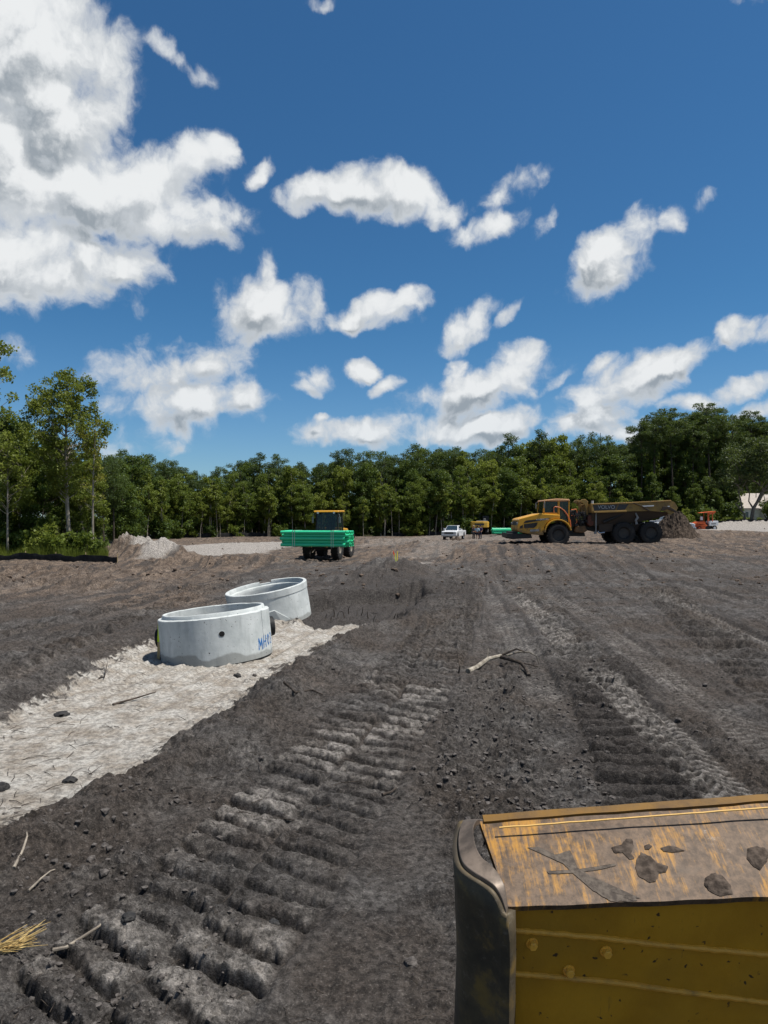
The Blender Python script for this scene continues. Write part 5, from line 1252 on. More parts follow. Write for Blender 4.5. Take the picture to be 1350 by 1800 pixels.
def let(x, z, w, h, lines): return [[(x+w*p[0], z+h*p[1]) for p in l] for l in lines]
W = []
W += let(.0, .14, .11, .21, [[(0,0),(.12,1),(.5,.3),(.85,1),(1,0)]])
W += let(.155, .16, .09, .22, [[(0,0),(.1,1)],[(.9,0),(1,1)],[(.05,.5),(.95,.5)]])
W += let(.31, .18, .085, .20, [[(.5,0),(.1,.3),(.1,.75),(.5,1),(.9,.75),(.9,.3),(.5,0)]])
W += let(.46, .19, .085, .20, [[(0,.9),(.5,1),(.9,.8),(.4,.55),(.9,.3),(.5,0),(0,.12)]])
stroke(m1, R1, W, .014, BLUE, 'painted_marking')
b = MB()
for k in range(12):
    a = face_a(465) ; z0 = .14+k*.055
    b.box(-.004,.004,0,.006, 0,.05, Matrix.Translation(on_wall(R1, a+rnd.uniform(-.004,.004), z0+.06)) @ Matrix.Rotation(a-math.pi/2, 4, 'Z'))
b.build('mould_seam', CON2, m1)
# second ring
Y2, R2, c2x, zb2 = fit_ring(408, 548, 1098); print('ring2', Y2, R2, zb2)
m2, w2_ = riser((c2x, Y2, zb2-.03), (math.radians(5), math.radians(-9.0), 0), R2, .90, .1, 'farther concrete manhole ring tilted on its side bank with a notched rim', spig=False)
# notch in the rim (far left) and the sloped bracket casting at its foot
cut = MB(); a = math.radians(100); cut.box(-.16,.16,-.3,.3,-.06,.1, Matrix.Translation((R2*math.cos(a), R2*math.sin(a), .90)) @ Matrix.Rotation(a, 4, 'Z') @ Matrix.Rotation(math.pi/2, 4, 'Z'))
co = cut.build('notch_cutter', CON2); co.parent = m2
bm_ = w2_.modifiers.new('notch', 'BOOLEAN'); bm_.operation = 'DIFFERENCE'; bm_.object = co; bm_.solver = 'EXACT'
dg = bpy.context.evaluated_depsgraph_get(); dg.update(); nm_ = bpy.data.meshes.new_from_object(w2_.evaluated_get(dg)); w2_.modifiers.clear(); w2_.data = nm_; bpy.data.objects.remove(co)
a = math.atan2(-Y2, -c2x) + .10; Mb = Matrix.Translation(on_wall(R2-.02, a, .10)) @ Matrix.Rotation(a+math.pi/2, 4, 'Z')
b = MB(); b._add([(-.32,-.02,0),(.16,-.02,0),(.16,.06,0),(-.32,.06,0),(-.32,-.06,.30),(.02,-.06,.34),(.02,.06,.34),(-.32,.06,.30),(.42,.03,0)], [(0,3,2,1),(0,1,5,4),(4,5,6,7),(0,4,7,3),(1,8,5),(2,6,8),(5,8,6),(1,2,8),(3,7,6,2)], Mb)
b.build('foot_casting', CON2, m2, bevel=.012)
b = MB(); q = Matrix.Rotation(math.radians(96), 4, 'X'); b.lathe([(.045,0),(.001,0)], 14, Mb @ Matrix.Translation((-.13,-.047,.17)) @ q); b.build('bolt_hole', DARK, m2)
# stake beside the near ring
def stake(px, pyb, pyt, Y, mat, label, flag=None, w=.022, lean=(0,0), name='survey_stake'):
    x = (px-675)/FPX*Y; z = H(x, Y); hgt = EYE+(HZ-pyt)/FPX*Y - z; t = empty(name, (x, Y, z-.08), 0, label, 'survey stake'); t.rotation_euler = (lean[0], lean[1], .3)
    b = MB(); b.box(-w, w, -.008, .008, 0, hgt+.08); b.build('lath', mat, t, bevel=.002)
    if flag:
        b = MB(); b.box(-w*1.15, w*1.15, -.011, .011, (hgt+.08)*flag[0], (hgt+.08)*flag[1]); b._add([(w,.012,(hgt)*flag[1]),(w+.05,.02,hgt*flag[1]-.05),(w+.03,.014,hgt*flag[0]-.06),(w*.5,.014,hgt*flag[0])], [(0,1,2,3)]); b.build('flagging', flag[2], t)
    return t
stake(279, 1140, 1090, 13.2, LATH, 'wooden stake with lime green flagging left of the nearer concrete ring', (.50,.96,LIME), .024, (0,.03))
YLW = rough_material('yellow_stake', (.62,.50,.04), (.75,.62,.08), 8, .6); REDF = rough_material('red_flag', (.6,.08,.03), (.7,.12,.05), 8, .6)
stake(693, 996, 968, 37.5, LATH, 'wooden survey stake with a red and yellow ribbon by the dark spoil mound', (.80,1.0,REDF), .018, (0,-.05))
stake(698, 998, 969, 37.3, YLW, 'bright yellow survey stake right of the ribboned one by the spoil mound', None, .022, (0,.02))
stake(697, 998, 973, 38.0, LIME, 'short lime stake between the two survey stakes by the mound', None, .014, (0,-.12))

# ------------------------------------------------------------------ silt fences
SILT = rough_material('black_silt_cloth', (.010,.010,.011), (.028,.027,.026), 3, .8, bump=.5, bdist=.04)
def silt_fence(pts, hgt, label, mat=SILT, step=.35, wob=.12, seed=1, posts=2.4):
    r_ = random.Random(seed); t = empty('silt_fence', (0,0,0), 0, label, 'silt fence')
    P = []
    for (x0,y0),(x1,y1) in zip(pts, pts[1:]):
        n = max(2, int(math.hypot(x1-x0, y1-y0)/step)); P += [(x0+(x1-x0)*i/n, y0+(y1-y0)*i/n) for i in range(n)]
    P.append(pts[-1]); V = []; xs = np.array([p[0] for p in P]); ys = np.array([p[1] for p in P]); zs = terrain(xs, ys)[0]
    for i, (x, y) in enumerate(P):
        hh = hgt*(.80+.22*mnoise.noise(Vector((i*.35, seed, 0)))+.1*math.sin(i*.9)); o_ = wob*mnoise.noise(Vector((i*.5, 9, seed)))
        V += [(x, y+o_*.3, zs[i]-.1), (x, y+o_-.03, zs[i]+hh*.5), (x, y+o_*.6, zs[i]+hh)]
    V2 = [(a_, b_+.02, c_) for a_, b_, c_ in V]; n = len(V); b = MB(); F = []
    for i in range(len(P)-1):
        for k in (0, 1):
            q = i*3+k; F += [(q, q+1, q+4, q+3), (n+q, n+q+3, n+q+4, n+q+1)]
        F.append((i*3+2, n+i*3+2, n+i*3+5, i*3+5))
    b._add(V+V2, F); b.build('fabric', mat, t, smooth=True)
    k = max(1, int(posts/step))
    for i in range(0, len(P), k):
        b = MB(); x, y = P[i]; b.box(x-.02, x+.02, y+.05, y+.09, zs[i]-.1, zs[i]+hgt*1.15); b.build('post', LATH, t)
    return t
def gp(px, Y): return ((px-675)/FPX*Y, Y)
silt_fence([gp(-260,43.3), gp(0,43.3), gp(80,42.6), gp(150,41.8), gp(206,40.9)], .46, 'low black silt fence below the weeds of the near wood')
silt_fence([gp(325,98), gp(410,102), gp(490,106), gp(560,107)], .75, 'far black silt fence at the forest edge left of the loader', seed=3)
silt_fence([gp(1245,112), gp(1330,110), gp(1480,108)], .85, 'dark silt fence along the pale sand in front of the oak', seed=5, mat=rough_material('dusty_silt_cloth', (.022,.019,.016), (.06,.052,.045), 2, .9))
silt_fence([gp(690,108), gp(780,108.5), gp(860,110)], .7, 'far black silt fence at the forest edge behind the white pickup', seed=6)

# ------------------------------------------------------------------ soil heap at the tail of the hauler
def heap(name, x, y, rx, ry, h, mat, label, cat, seed=3, n=120, rough=.35):
    g = np.linspace(-1.25, 1.25, n); A, B_ = np.meshgrid(g, g); X = x + A*rx; Yy = y + B_*ry
    d = np.hypot(A, B_); prof = np.clip(1-d, -.3, 1); prof = np.where(prof > 0, prof**.85, prof)
    base = terrain(X.ravel(), Yy.ravel())[0].reshape(n, n)
    nz = fbm(X+seed, Yy, .9, 4, .6, True)*rough*.5 + fbm(X, Yy+seed, 3.1, 3, .6)*.12
    Z = base - .12 + h*prof*(1+nz*.6) + .10*nz*(prof > -.05)
    i = (np.arange(n-1)[:, None]*n + np.arange(n-1)[None, :]).ravel()
    o = mesh_np(name, np.stack([X.ravel(), Yy.ravel(), Z.ravel()], 1), np.stack([i, i+1, i+n+1, i+n], 1), mat, smooth=False)
    return tag(o, label, cat)
HEAPM = rough_material('brown_heap_soil', (.028,.021,.016), (.095,.072,.055), 5, .95, .1, .6, .05)
heap('soil_heap', (1186-675)/FPX*57, 57, 1.9, 2.0, 2.15, HEAPM, 'tall heap of brown clods at the tail of the hauler', 'dirt pile', 3, 130, .6)
heap('soil_heap', (1208-675)/FPX*59, 59, 1.0, 1.1, .55, HEAPM, 'smaller brown heap right of the tall one toward the orange tractor', 'dirt pile', 8, 90, .6)
heap('soil_heap', (801-675)/FPX*84, 84, 1.1, .9, .55, HEAPM, 'little heap of clods before the bumper of the white pickup', 'dirt pile', 12, 50, .6)

# ------------------------------------------------------------------ clods, stones, sticks
def rock_proto(seed, flat=.7):
    bm = bmesh.new(); bmesh.ops.create_icosphere(bm, subdivisions=1, radius=1); r_ = random.Random(seed)
    for v in bm.verts: v.co *= r_.uniform(.62, 1.2); v.co.z *= flat
    bm.verts.ensure_lookup_table(); V = np.array([v.co[:] for v in bm.verts]); F = np.array([[q.index for q in f.verts] for f in bm.faces]); bm.free(); return V, F
RP = [rock_proto(s, rnd.uniform(.55,.9)) for s in range(8)]
def scatter_clods(name, xs, ys, sizes, mat, label, sink=.25):
    z = terrain(xs, ys)[0]; Vs, Fs = [], []; off = 0
    for i in range(len(xs)):
        V, F = RP[i % 8]; a = i*2.399; c, s = math.cos(a), math.sin(a); sz = sizes[i]
        W_ = np.stack([V[:,0]*c-V[:,1]*s, V[:,0]*s+V[:,1]*c, V[:,2]], 1)*sz + np.array([xs[i], ys[i], z[i]+sz*(.5-sink)])
        Vs.append(W_); Fs.append(F+off); off += len(V)
    return tag(mesh_np(name, np.concatenate(Vs), np.concatenate(Fs), mat, smooth=False), label, None, None, 'stuff')
CLOD = rough_material('clod_soil', (.042,.037,.034), (.120,.108,.100), 30, .95, .1, .6, .01, obj=True)
def area(n, px0, px1, py0, py1):
    py = rng.uniform(py0, py1, n); Y = EYE*FPX/(py-HZ); X = (rng.uniform(px0, px1, n)-675)/FPX*Y; return X, Y
X, Y = area(9000, -80, 1430, 1030, 1900)
keep = (fbm(X, Y, .8, 3) + .6*rng.random(len(X)) > .22)
_, snd, _, _, _, rg_, _ = terrain(X, Y); keep &= (snd < .3) | (rng.random(len(X)) < .05); keep &= (rng.random(len(X)) < rg_*.9 - .22)
X, Y = X[keep], Y[keep]
scatter_clods('soil_clods', X, Y, .005 + .030*rng.random(len(X))**4.2*(1+.05*Y), CLOD, 'small crumbly dark soil clods strewn over the tracked ground')
X, Y = area(1500, 740, 1080, 1160, 1430); scatter_clods('loose_clods', X, Y, .006+.036*rng.random(len(X))**4, CLOD, 'loose dark clods round the dead branch')
X, Y = area(900, -40, 420, 1400, 1820); scatter_clods('broken_clods', X, Y, .005+.026*rng.random(len(X))**4.5, CLOD, 'broken dark clods on the bank in the near left corner')
X, Y = area(1500, 0, 1350, 945, 1040); scatter_clods('distant_clods', X, Y, .02+.11*rng.random(len(X))**6, rough_material('brown_clods', (.05,.038,.030), (.16,.12,.092), 9, .95, .1), 'brown clods scattered over the far open ground')
# individually visible stones
def stone(px, py, size, label, mat=CLOD, seed=0, flat=.6, cat='clod'):
    x, y = G(px, py, 0); z = H(x, y)
    for _ in range(3): x, y = G(px, py, z); z = H(x, y)
    bm = bmesh.new(); bmesh.ops.create_icosphere(bm, subdivisions=3, radius=1)
    for v in bm.verts:
        c = v.co.normalized(); v.co = c*(1+.35*mnoise.noise(c*1.6+Vector((seed,0,0)))+.12*mnoise.noise(c*5+Vector((0,seed,0)))); v.co.z *= flat; v.co *= size
    me = bpy.data.meshes.new('clod'); bm.to_mesh(me); bm.free(); me.materials.append(mat)
    o = bpy.data.objects.new('clod', me); C.objects.link(o); o.location = (x, y, z+size*flat*.35); return tag(o, label, cat)
DK = rough_material('dark_wet_clod', (.016,.016,.017), (.04,.038,.036), 20, .8, .2, .5, .01)
stone(228, 1612, .042, 'dark flat lump right above the stick in the near left corner', DK, 1)
stone(482, 1620, .036, 'dark wet lump between the cleat marks of the near track', DK, 2)
stone(722, 1690, .040, 'grey lump half sunk in the smooth strip left of the blade', CLOD, 3)
stone(125, 1372, .065, 'dark rooty clod on the edge of the pale sand', DK, 4, .5); stone(7, 1385, .06, 'dark pine cone sized clod at the left edge of the sand', DK, 5, .8)
stone(110, 1255, .10, 'flat tuft of dark soil in the middle of the sand strip', DK, 6, .3); stone(418, 1190, .06, 'long dark clod at the foot of the nearer ring', DK, 7, .7)
stone(448, 1187, .035, 'small round stone right of the nearer ring foot', CLOD, 8, .8)
STK = rough_material('weathered_stick', (.13,.11,.09), (.30,.26,.21), 12, .85, bump=.4); STD = rough_material('dark_root', (.028,.022,.018), (.09,.072,.058), 12, .9)
def gpt(px, py, up=0.0):
    x, y = G(px, py, 0); z = H(x, y)
    for _ in range(2): x, y = G(px, py, z+up); z = H(x, y)
    return Vector((x, y, z+up))
def stick(pxs, r_, label, mat=STK, name='stick', cat='stick', ups=None, n=7):
    P = [gpt(px, py, (ups[i] if ups else 0)+r_*.8) for i, (px, py) in enumerate(pxs)]
    if not ups:
        zl = [P[0].z+(P[-1].z-P[0].z)*i/(len(P)-1) for i in range(len(P))]; off = max(0, max(p.z-z for p, z in zip(P, zl)))*.7
        for p, z in zip(P, zl): p.z = z+off
    b = MB(); b.tube(P, [r_*(1-.55*i/(len(P)-1)) for i in range(len(P))], n); return tag(b.build(name, mat, None, smooth=True), label, cat)
stick([(97,1670),(120,1655),(150,1632),(180,1612),(200,1600)], .012, 'long grey stick lying diagonally in the near left corner')
stick([(28,1532),(44,1500),(51,1475),(50,1458)], .011, 'crooked pale stick upright in the bank at the left')
stick([(54,1568),(75,1545),(92,1528),(100,1520)], .008, 'thin stick below the crooked one on the left bank')
stick([(200,1237),(235,1230),(275,1216)], .018, 'dark stick lying across the sand strip', STD)
stick([(175,1192),(185,1182),(190,1172)], .012, 'short dark twig poking up from the sand near its far edge', STD, ups=[0,.04,.10])
stick([(500,1218),(520,1217),(548,1220),(568,1221)], .020, 'dark stick on the soil bank below the nearer ring', STD)
stick([(672,1396),(688,1386),(696,1384)], .014, 'short dark stick at the right edge of the near track', STD)
stick([(806,1182),(808,1170),(803,1150)], .016, 'dark twig standing upright left of the dead branch', STD, ups=[0,.12,.30])
# dead branch
br = empty('dead_branch', (0,0,0), 0, 'dead branch with a pale barked stem lying on the churned soil', 'branch')
def bl(pxs, r0, r1, mat, name):
    P = [gpt(px, py, up) for px, py, up in pxs]; b = MB(); b.tube(P, [r0+(r1-r0)*i/(len(P)-1) for i in range(len(P))], 8); b.build(name, mat, br, smooth=True)
bl([(822,1178,.03),(838,1169,.06),(858,1160,.10),(880,1154,.13)], .045, .032, BARK_P, 'stem')
bl([(879,1154,.13),(898,1158,.12),(915,1165,.09),(924,1174,.05),(929,1187,.02)], .034, .030, STD, 'side_branch')
bl([(880,1154,.13),(893,1146,.20),(908,1141,.26),(922,1146,.22)], .022, .012, STD, 'side_branch')
bl([(889,1152,.15),(910,1147,.20),(930,1147,.20),(943,1153,.14),(947,1166,.03)], .018, .009, BARK_M, 'side_branch')
bl([(879,1156,.11),(895,1160,.09),(915,1164,.07),(935,1169,.06),(945,1171,.03)], .014, .008, STD, 'side_branch')
bl([(914,1166,.07),(912,1180,.02)], .014, .010, STD, 'twig'); bl([(856,1158,.10),(858,1140,.26)], .010, .004, BARK_M, 'twig'); bl([(885,1148,.16),(895,1136,.26)], .009, .004, BARK_M, 'twig'); bl([(903,1163,.07),(905,1178,.02)], .008, .004, STD, 'twig')
# roots hanging from the cut bank
for i, (px, py, lean) in enumerate([(572,1062,.3),(580,1058,.25),(587,1052,-.1),(594,1050,.15),(606,1056,-.3),(613,1050,.1),(627,1048,0),(634,1052,.2),(648,1047,-.15),(657,1040,.25),(664,1032,-.35),(672,1036,.1),(680,1034,-.1),(692,1048,.3),(700,1044,0),(728,1046,.2),(738,1040,-.2)]):
    p = gpt(px, py); L = rnd.uniform(.14, .32); b = MB(); q = p + Vector((lean*L, -.10*L, L*.95))
    b.tube([p + Vector((0,-.02,-.05)), p.lerp(q, .5) + Vector((rnd.uniform(-.04,.04), .02, 0)), q], [.020, .015, .006], 6)
    later(tag(b.build('root', STD if i % 3 else BARK_M, None, smooth=True), None, 'root'), px, 'broken root sticking out of the dark cut bank behind the rings')
settle()
def litter_twigs(n, px0, px1, py0, py1, L, r_, mat, label, name='twig_litter'):
    X, Y = area(n, px0, px1, py0, py1); Z = terrain(X, Y)[0]; b = MB()
    for x, y, z in zip(X, Y, Z):
        a_ = rnd.uniform(0, 6.28); l = L*rnd.uniform(.3, 1); d = Vector((math.cos(a_)*l, math.sin(a_)*l, rnd.uniform(-.02,.10)*l)); p = Vector((x, y, z+r_))
        b.tube([p-d*.5, p+Vector((rnd.uniform(-.1,.1)*l, 0, .01)), p+d*.5], [r_, r_*.8, r_*.4], 4)
    return tag(b.build(name, mat), label, None, None, 'stuff')
litter_twigs(240, 0, 640, 1095, 1440, .30, .004, STD, 'dark twigs and root bits strewn over the sand strip')
litter_twigs(330, 0, 1350, 1080, 1800, .16, .0022, STD, 'thin dry twigs and root fibres on the dark soil')
litter_twigs(160, 540, 1350, 960, 1090, .6, .012, STD, 'dark woody bits on the ground between the machines', 'woody_debris')
# straw tuft in the bottom left corner
tuft = MB(); sp0 = gpt(18, 1665)
for i in range(46):
    a_ = rnd.uniform(-.6, 1.2); L = rnd.uniform(.10, .26); d = Vector((math.cos(a_), math.sin(a_)*.8, rnd.uniform(.05,.55))); p = sp0 + Vector((rnd.uniform(-.12,.03), rnd.uniform(-.06,.06), .01))
    tuft.tube([p, p+d*L*.5, p+d*L+Vector((0,0,-.05*L))], [.0035,.003,.0012], 4)
tag(tuft.build('straw_tuft', rough_material('dry_straw', (.34,.22,.08), (.62,.46,.20), 25, .7)), 'tuft of golden dry straw at the left edge of the near soil', 'straw tuft')

# ------------------------------------------------------------------ worn yellow dozer blade in the near right corner
def blade_mat(kind):
    m = bpy.data.materials.new('worn_yellow_steel_'+kind); m.use_nodes = True; nt = m.node_tree; nt.nodes.clear()
    tcn = nt.nodes.new('ShaderNodeTexCoord'); P = tcn.outputs['Object']
    n1 = noise_(nt, P, 4.5, 7, .68); n2 = noise_(nt, P, 38, 6, .72); n3 = noise_(nt, V_(nt, 'MULTIPLY', P, (1, .10, .10)), 90, 5, .7); n4 = noise_(nt, P, 9, 5, .6); n5 = noise_(nt, V_(nt,'ADD',P,(3,1,2)), 2.6, 3, .5)
    b = nt.nodes.new('ShaderNodeBsdfPrincipled')
    if kind == 'top':
        yel = mixc(nt, n1, (.30,.14,.016), (.40,.20,.028)); bare = mixc(nt, ramp(nt, n2, .3, .7), (.046,.030,.019), (.125,.082,.052))
        wear = ramp(nt, M_(nt, 'ADD', M_(nt, 'MULTIPLY', n1, .70), M_(nt, 'MULTIPLY', n3, .42)), .43, .58)
        c = mixc(nt, wear, yel, bare); c = mixc(nt, ramp(nt, n4, .60, .70, 0, .65), c, (.085,.062,.045)); rg = .60; mt = M_(nt, 'MULTIPLY', wear, .15)
        c = mixc(nt, ramp(nt, M_(nt, 'ADD', n5, M_(nt, 'MULTIPLY', n2, .25)), .80, .84, 0, .45), c, (.40,.40,.37))
    elif kind == 'face':
        c = mixc(nt, ramp(nt, n1, .3, .7), (.40,.185,.009), (.50,.245,.015)); c = mixc(nt, ramp(nt, n5, .45, .75, 0, .5), c, (.18,.10,.015))
        vo = nt.nodes.new('ShaderNodeTexVoronoi'); vo.inputs['Scale'].default_value = 26; Lk(nt, V_(nt, 'ADD', P, V_(nt, 'MULTIPLY', noise_(nt, P, 30, 3, out='Color'), (.05,.05,.05))), vo.inputs['Vector'])
        chip = M_(nt, 'MULTIPLY', ramp(nt, vo.outputs['Distance'], .09, .17, 1, 0), ramp(nt, n4, .43, .50)); c = mixc(nt, chip, c, (.05,.028,.012))
        c = mixc(nt, ramp(nt, M_(nt, 'ADD', M_(nt, 'MULTIPLY', n3, .5), M_(nt, 'MULTIPLY', n4, .5)), .60, .70, 0, .6), c, (.10,.06,.022)); rg = .48; mt = 0.0
    else:
        c = mixc(nt, ramp(nt, n1, .3, .7), (.035,.030,.024), (.11,.085,.050)); c = mixc(nt, ramp(nt, n4, .52, .68, 0, .7), c, (.20,.13,.035)); c = mixc(nt, ramp(nt, n2, .55, .75, 0, .5), c, (.20,.17,.14)); rg = .6; mt = .2
    setin(nt, b.inputs['Base Color'], c); b.inputs['Roughness'].default_value = rg; b.inputs['Specular IOR Level'].default_value = .3; setin(nt, b.inputs['Metallic'], mt)
    bp = nt.nodes.new('ShaderNodeBump'); bp.inputs['Strength'].default_value = .35; bp.inputs['Distance'].default_value = .004
    Lk(nt, M_(nt, 'ADD', n2, n1), bp.inputs['Height']); Lk(nt, bp.outputs[0], b.inputs['Normal'])
    o = nt.nodes.new('ShaderNodeOutputMaterial'); Lk(nt, b.outputs[0], o.inputs['Surface']); return m
SEAM = paint('seam_yellow', (.72,.34,.035), (.25,.15,.05), .6, .5, 8)
LIPM = paint('lip_yellow', (.17,.085,.009), (.05,.035,.025), .8, .6, 5)
BT, BF, BE = blade_mat('top'), blade_mat('face'), blade_mat('end')
def P3(px, py, Y): return Vector(((px-675)/FPX*Y, Y, EYE+(HZ-py)/FPX*Y))
blade = empty('machine_blade', (0,0,0), 0, 'worn yellow steel machine blade with a curled end in the lower right corner', 'blade')
# near edge of the top plate, far edge, and the face below
YN, YF = 1.90, 2.16
nl, nr = P3(892,1589,YN), P3(1372,1572,1.96); fl, fr = P3(842,1441,YF), P3(1372,1402,2.22)
d_ = (nr-nl); nr = nl + d_*2.6; d2 = (fr-fl); fr = fl + d2*2.6
def grid_plate(name, A, B_, Cc, D_, nu, nv, mat, parent, thick, sag=0, dent=.0, edge=.0):
    """plate between edge A-B (near) and D-C (far)"""
    V = []; nrm = (B_-A).cross(D_-A).normalized()
    if nrm.z < 0: nrm = -nrm
    for s in (0, -thick):
        for j in range(nv+1):
            for i in range(nu+1):
                u, v = i/nu, j/nv; p = A.lerp(B_, u).lerp(D_.lerp(Cc, u), v)
                p += nrm*(s + sag*math.sin(math.pi*v) + dent*mnoise.noise(p*3.5) + dent*.4*mnoise.noise(p*14))
                if j == 0: p += (A-D_).normalized()*edge*mnoise.noise(p*9)
                if j == nv: p += (D_-A).normalized()*edge*mnoise.noise(p*7)
                V.append(p)
    n = (nu+1)*(nv+1); F = []
    for j in range(nv):
        for i in range(nu):
            q = j*(nu+1)+i; F += [(q, q+1, q+nu+2, q+nu+1), (n+q, n+q+nu+1, n+q+nu+2, n+q+1)]
    for i in range(nu): F += [(i, n+i, n+i+1, i+1), (nv*(nu+1)+i, nv*(nu+1)+i+1, n+nv*(nu+1)+i+1, n+nv*(nu+1)+i)]
    for j in range(nv): F += [(j*(nu+1), (j+1)*(nu+1), n+(j+1)*(nu+1), n+j*(nu+1)), (j*(nu+1)+nu, n+j*(nu+1)+nu, n+(j+1)*(nu+1)+nu, (j+1)*(nu+1)+nu)]
    b = MB(); b._add(V, F); return b.build(name, mat, parent, smooth=True)
grid_plate('top_plate', nl, nr, fr, fl, 90, 22, BT, blade, .018, sag=.004, dent=.004, edge=.004)
# back lip, a raised yellow strip along the far edge
up_ = Vector((0,0,1))
grid_plate('cutting_lip', fl+Vector((.012,-.010,.004)), fr+Vector((.03,-.010,.004)), fr+Vector((.03,.022,.011)), fl+Vector((.012,.022,.011)), 80, 3, LIPM, blade, .012, dent=.003, edge=.004)
b = MB(); pts = [ (fl+Vector((.05,-.058,.006))).lerp(fr+Vector((.05,-.058,.006)), i/60) + Vector((0,0,.002*mnoise.noise(Vector((i*.7,0,0))))) for i in range(61)]; b.tube(pts, .0028, 6); b.build('weld_line', paint('bright_worn_line', (.62,.36,.08), (.4,.25,.09), .4, .5, 9), blade, smooth=True)
# face: hangs from just under the overhanging near edge, sloping away downward
f0l, f0r = nl + Vector((.004,.020,-.018)), nr + Vector((.0,.020,-.018))
hdn = .95
tl_, tr_ = f0l, f0r; bl_, br_ = f0l + Vector((0,.16,-hdn)), f0r + Vector((0,.16,-hdn))
b = MB(); V = []; nu, nv = 60, 30
for j in range(nv+1):
    for i in range(nu+1):
        u, v = i/nu, j/nv; p = tl_.lerp(tr_, u).lerp(bl_.lerp(br_, u), v); p += Vector((0, .003*mnoise.noise(p*4), 0)); V.append(p)
n = len(V); V += [p+Vector((0,.03,0)) for p in V]; F = []
for j in range(nv):
    for i in range(nu):
        q = j*(nu+1)+i; F += [(q, q+nu+1, q+nu+2, q+1), (n+q, n+q+1, n+q+nu+2, n+q+nu+1)]
for j in range(nv): F.append((j*(nu+1), n+j*(nu+1), n+(j+1)*(nu+1), (j+1)*(nu+1)))
b._add(V, F); b.build('back_face', BF, blade, smooth=True)
def on_face(px, py):
    """point on the face plane along the camera ray"""
    o_ = Vector((0,0,EYE)); r_ = Vector(((px-675)/FPX, 1, (HZ-py)/FPX)); e1 = (tr_-tl_); e2 = (bl_-tl_); nn = e1.cross(e2).normalized()
    return o_ + r_*((tl_-o_).dot(nn)/r_.dot(nn))
BOLT = paint('worn_bolt_yellow', (.85,.42,.05), (.4,.25,.10), .4, .45, 60)
nf = (tr_-tl_).cross(bl_-tl_).normalized(); nf = -nf if nf.y > 0 else nf
for pts in ([(890,1628),(960,1634),(1060,1643),(1150,1654),(1250,1663),(1350,1672),(1420,1679)], [(890,1703),(960,1709),(1080,1720),(1180,1734),(1260,1744),(1350,1755),(1420,1763)]):
    P = []
    for k in range(len(pts)-1):
        for q in range(10): f = q/10; P.append((pts[k][0]+(pts[k+1][0]-pts[k][0])*f, pts[k][1]+(pts[k+1][1]-pts[k][1])*f))
    b = MB(); b.tube([on_face(*p)+nf*.001+Vector((0,0,.002*mnoise.noise(Vector((p[0]*.05,0,3))))) for p in P], [.0078+.0024*mnoise.noise(Vector((p[0]*.11,2,0))) for p in P], 8); b.build('weld_seam', SEAM, blade, smooth=True)
for (px, py) in ((933,1652),(1062,1666),(997,1699)):
    c = on_face(px, py); b = MB(); M = Matrix.Translation(c) @ nf.to_track_quat('Z','Y').to_matrix().to_4x4()
    b.lathe([(.0165,0),(.0165,.003),(.001,.003)], 20, M); b.lathe([(.0125,.003),(.0125,.015),(.0105,.018),(.001,.018)], 6, M); b.build('bolt', BOLT, blade)
def smooth_line(L, k=4):
    out = []
    for i in range(len(L)-1):
        p0, p1, p2, p3 = L[max(0,i-1)], L[i], L[i+1], L[min(len(L)-1,i+2)]
        for q in range(k):
            t = q/k; out.append(.5*((2*p1)+(p2-p0)*t+(2*p0-5*p1+4*p2-p3)*t*t+(3*p1-p0-3*p2+p3)*t**3))
    return out + [L[-1]]
# curled end plate: an S-shaped thick edge that runs down as the dark end wall
curl = [(812,1440,2.16),(818,1437,2.20),(832,1436,2.20),(845,1437,2.17)]
prof = [(843,1437,2.15),(836,1440,2.13),(831,1452,2.10),(832,1468,2.06),(836,1485,2.02),(845,1502,1.99),(858,1513,1.97),(872,1527,1.95),(884,1548,1.92),(889,1568,1.905),(892,1590,1.895)]
outer = [(820,1437,2.18),(812,1441,2.16),(806,1460,2.12),(805,1480,2.07),(808,1500,2.02),(815,1515,1.985),(830,1528,1.96),(850,1540,1.935),(868,1553,1.91),(880,1572,1.895),(888,1594,1.885)]
inn = [P3(*p) for p in prof]; out_ = [P3(*p) for p in outer]; inn, out_ = smooth_line(inn), smooth_line(out_); m_ = len(inn)
b = MB(); V = inn + out_; F = [(i, i+1, m_+i+1, m_+i) for i in range(m_-1)]
low = [p + Vector((0,0,-.018)) for p in V]; V += low; k2 = 2*m_
F += [(k2+i, k2+m_+i, k2+m_+i+1, k2+i+1) for i in range(m_-1)] + [(i, k2+i, k2+i+1, i+1) for i in range(m_-1)] + [(m_+i, m_+i+1, k2+m_+i+1, k2+m_+i) for i in range(m_-1)] + [(0, m_, k2+m_, k2), (m_-1, k2+m_-1, k2+2*m_-1, 2*m_-1)]
b._add(V, F); b.build('curled_edge', BE2 if 'BE2' in globals() else rough_material('scuffed_edge_steel', (.08,.062,.048), (.20,.155,.12), 14, .5, .4, .4, .004, metal=.3), blade, bevel=.003, smooth=True)
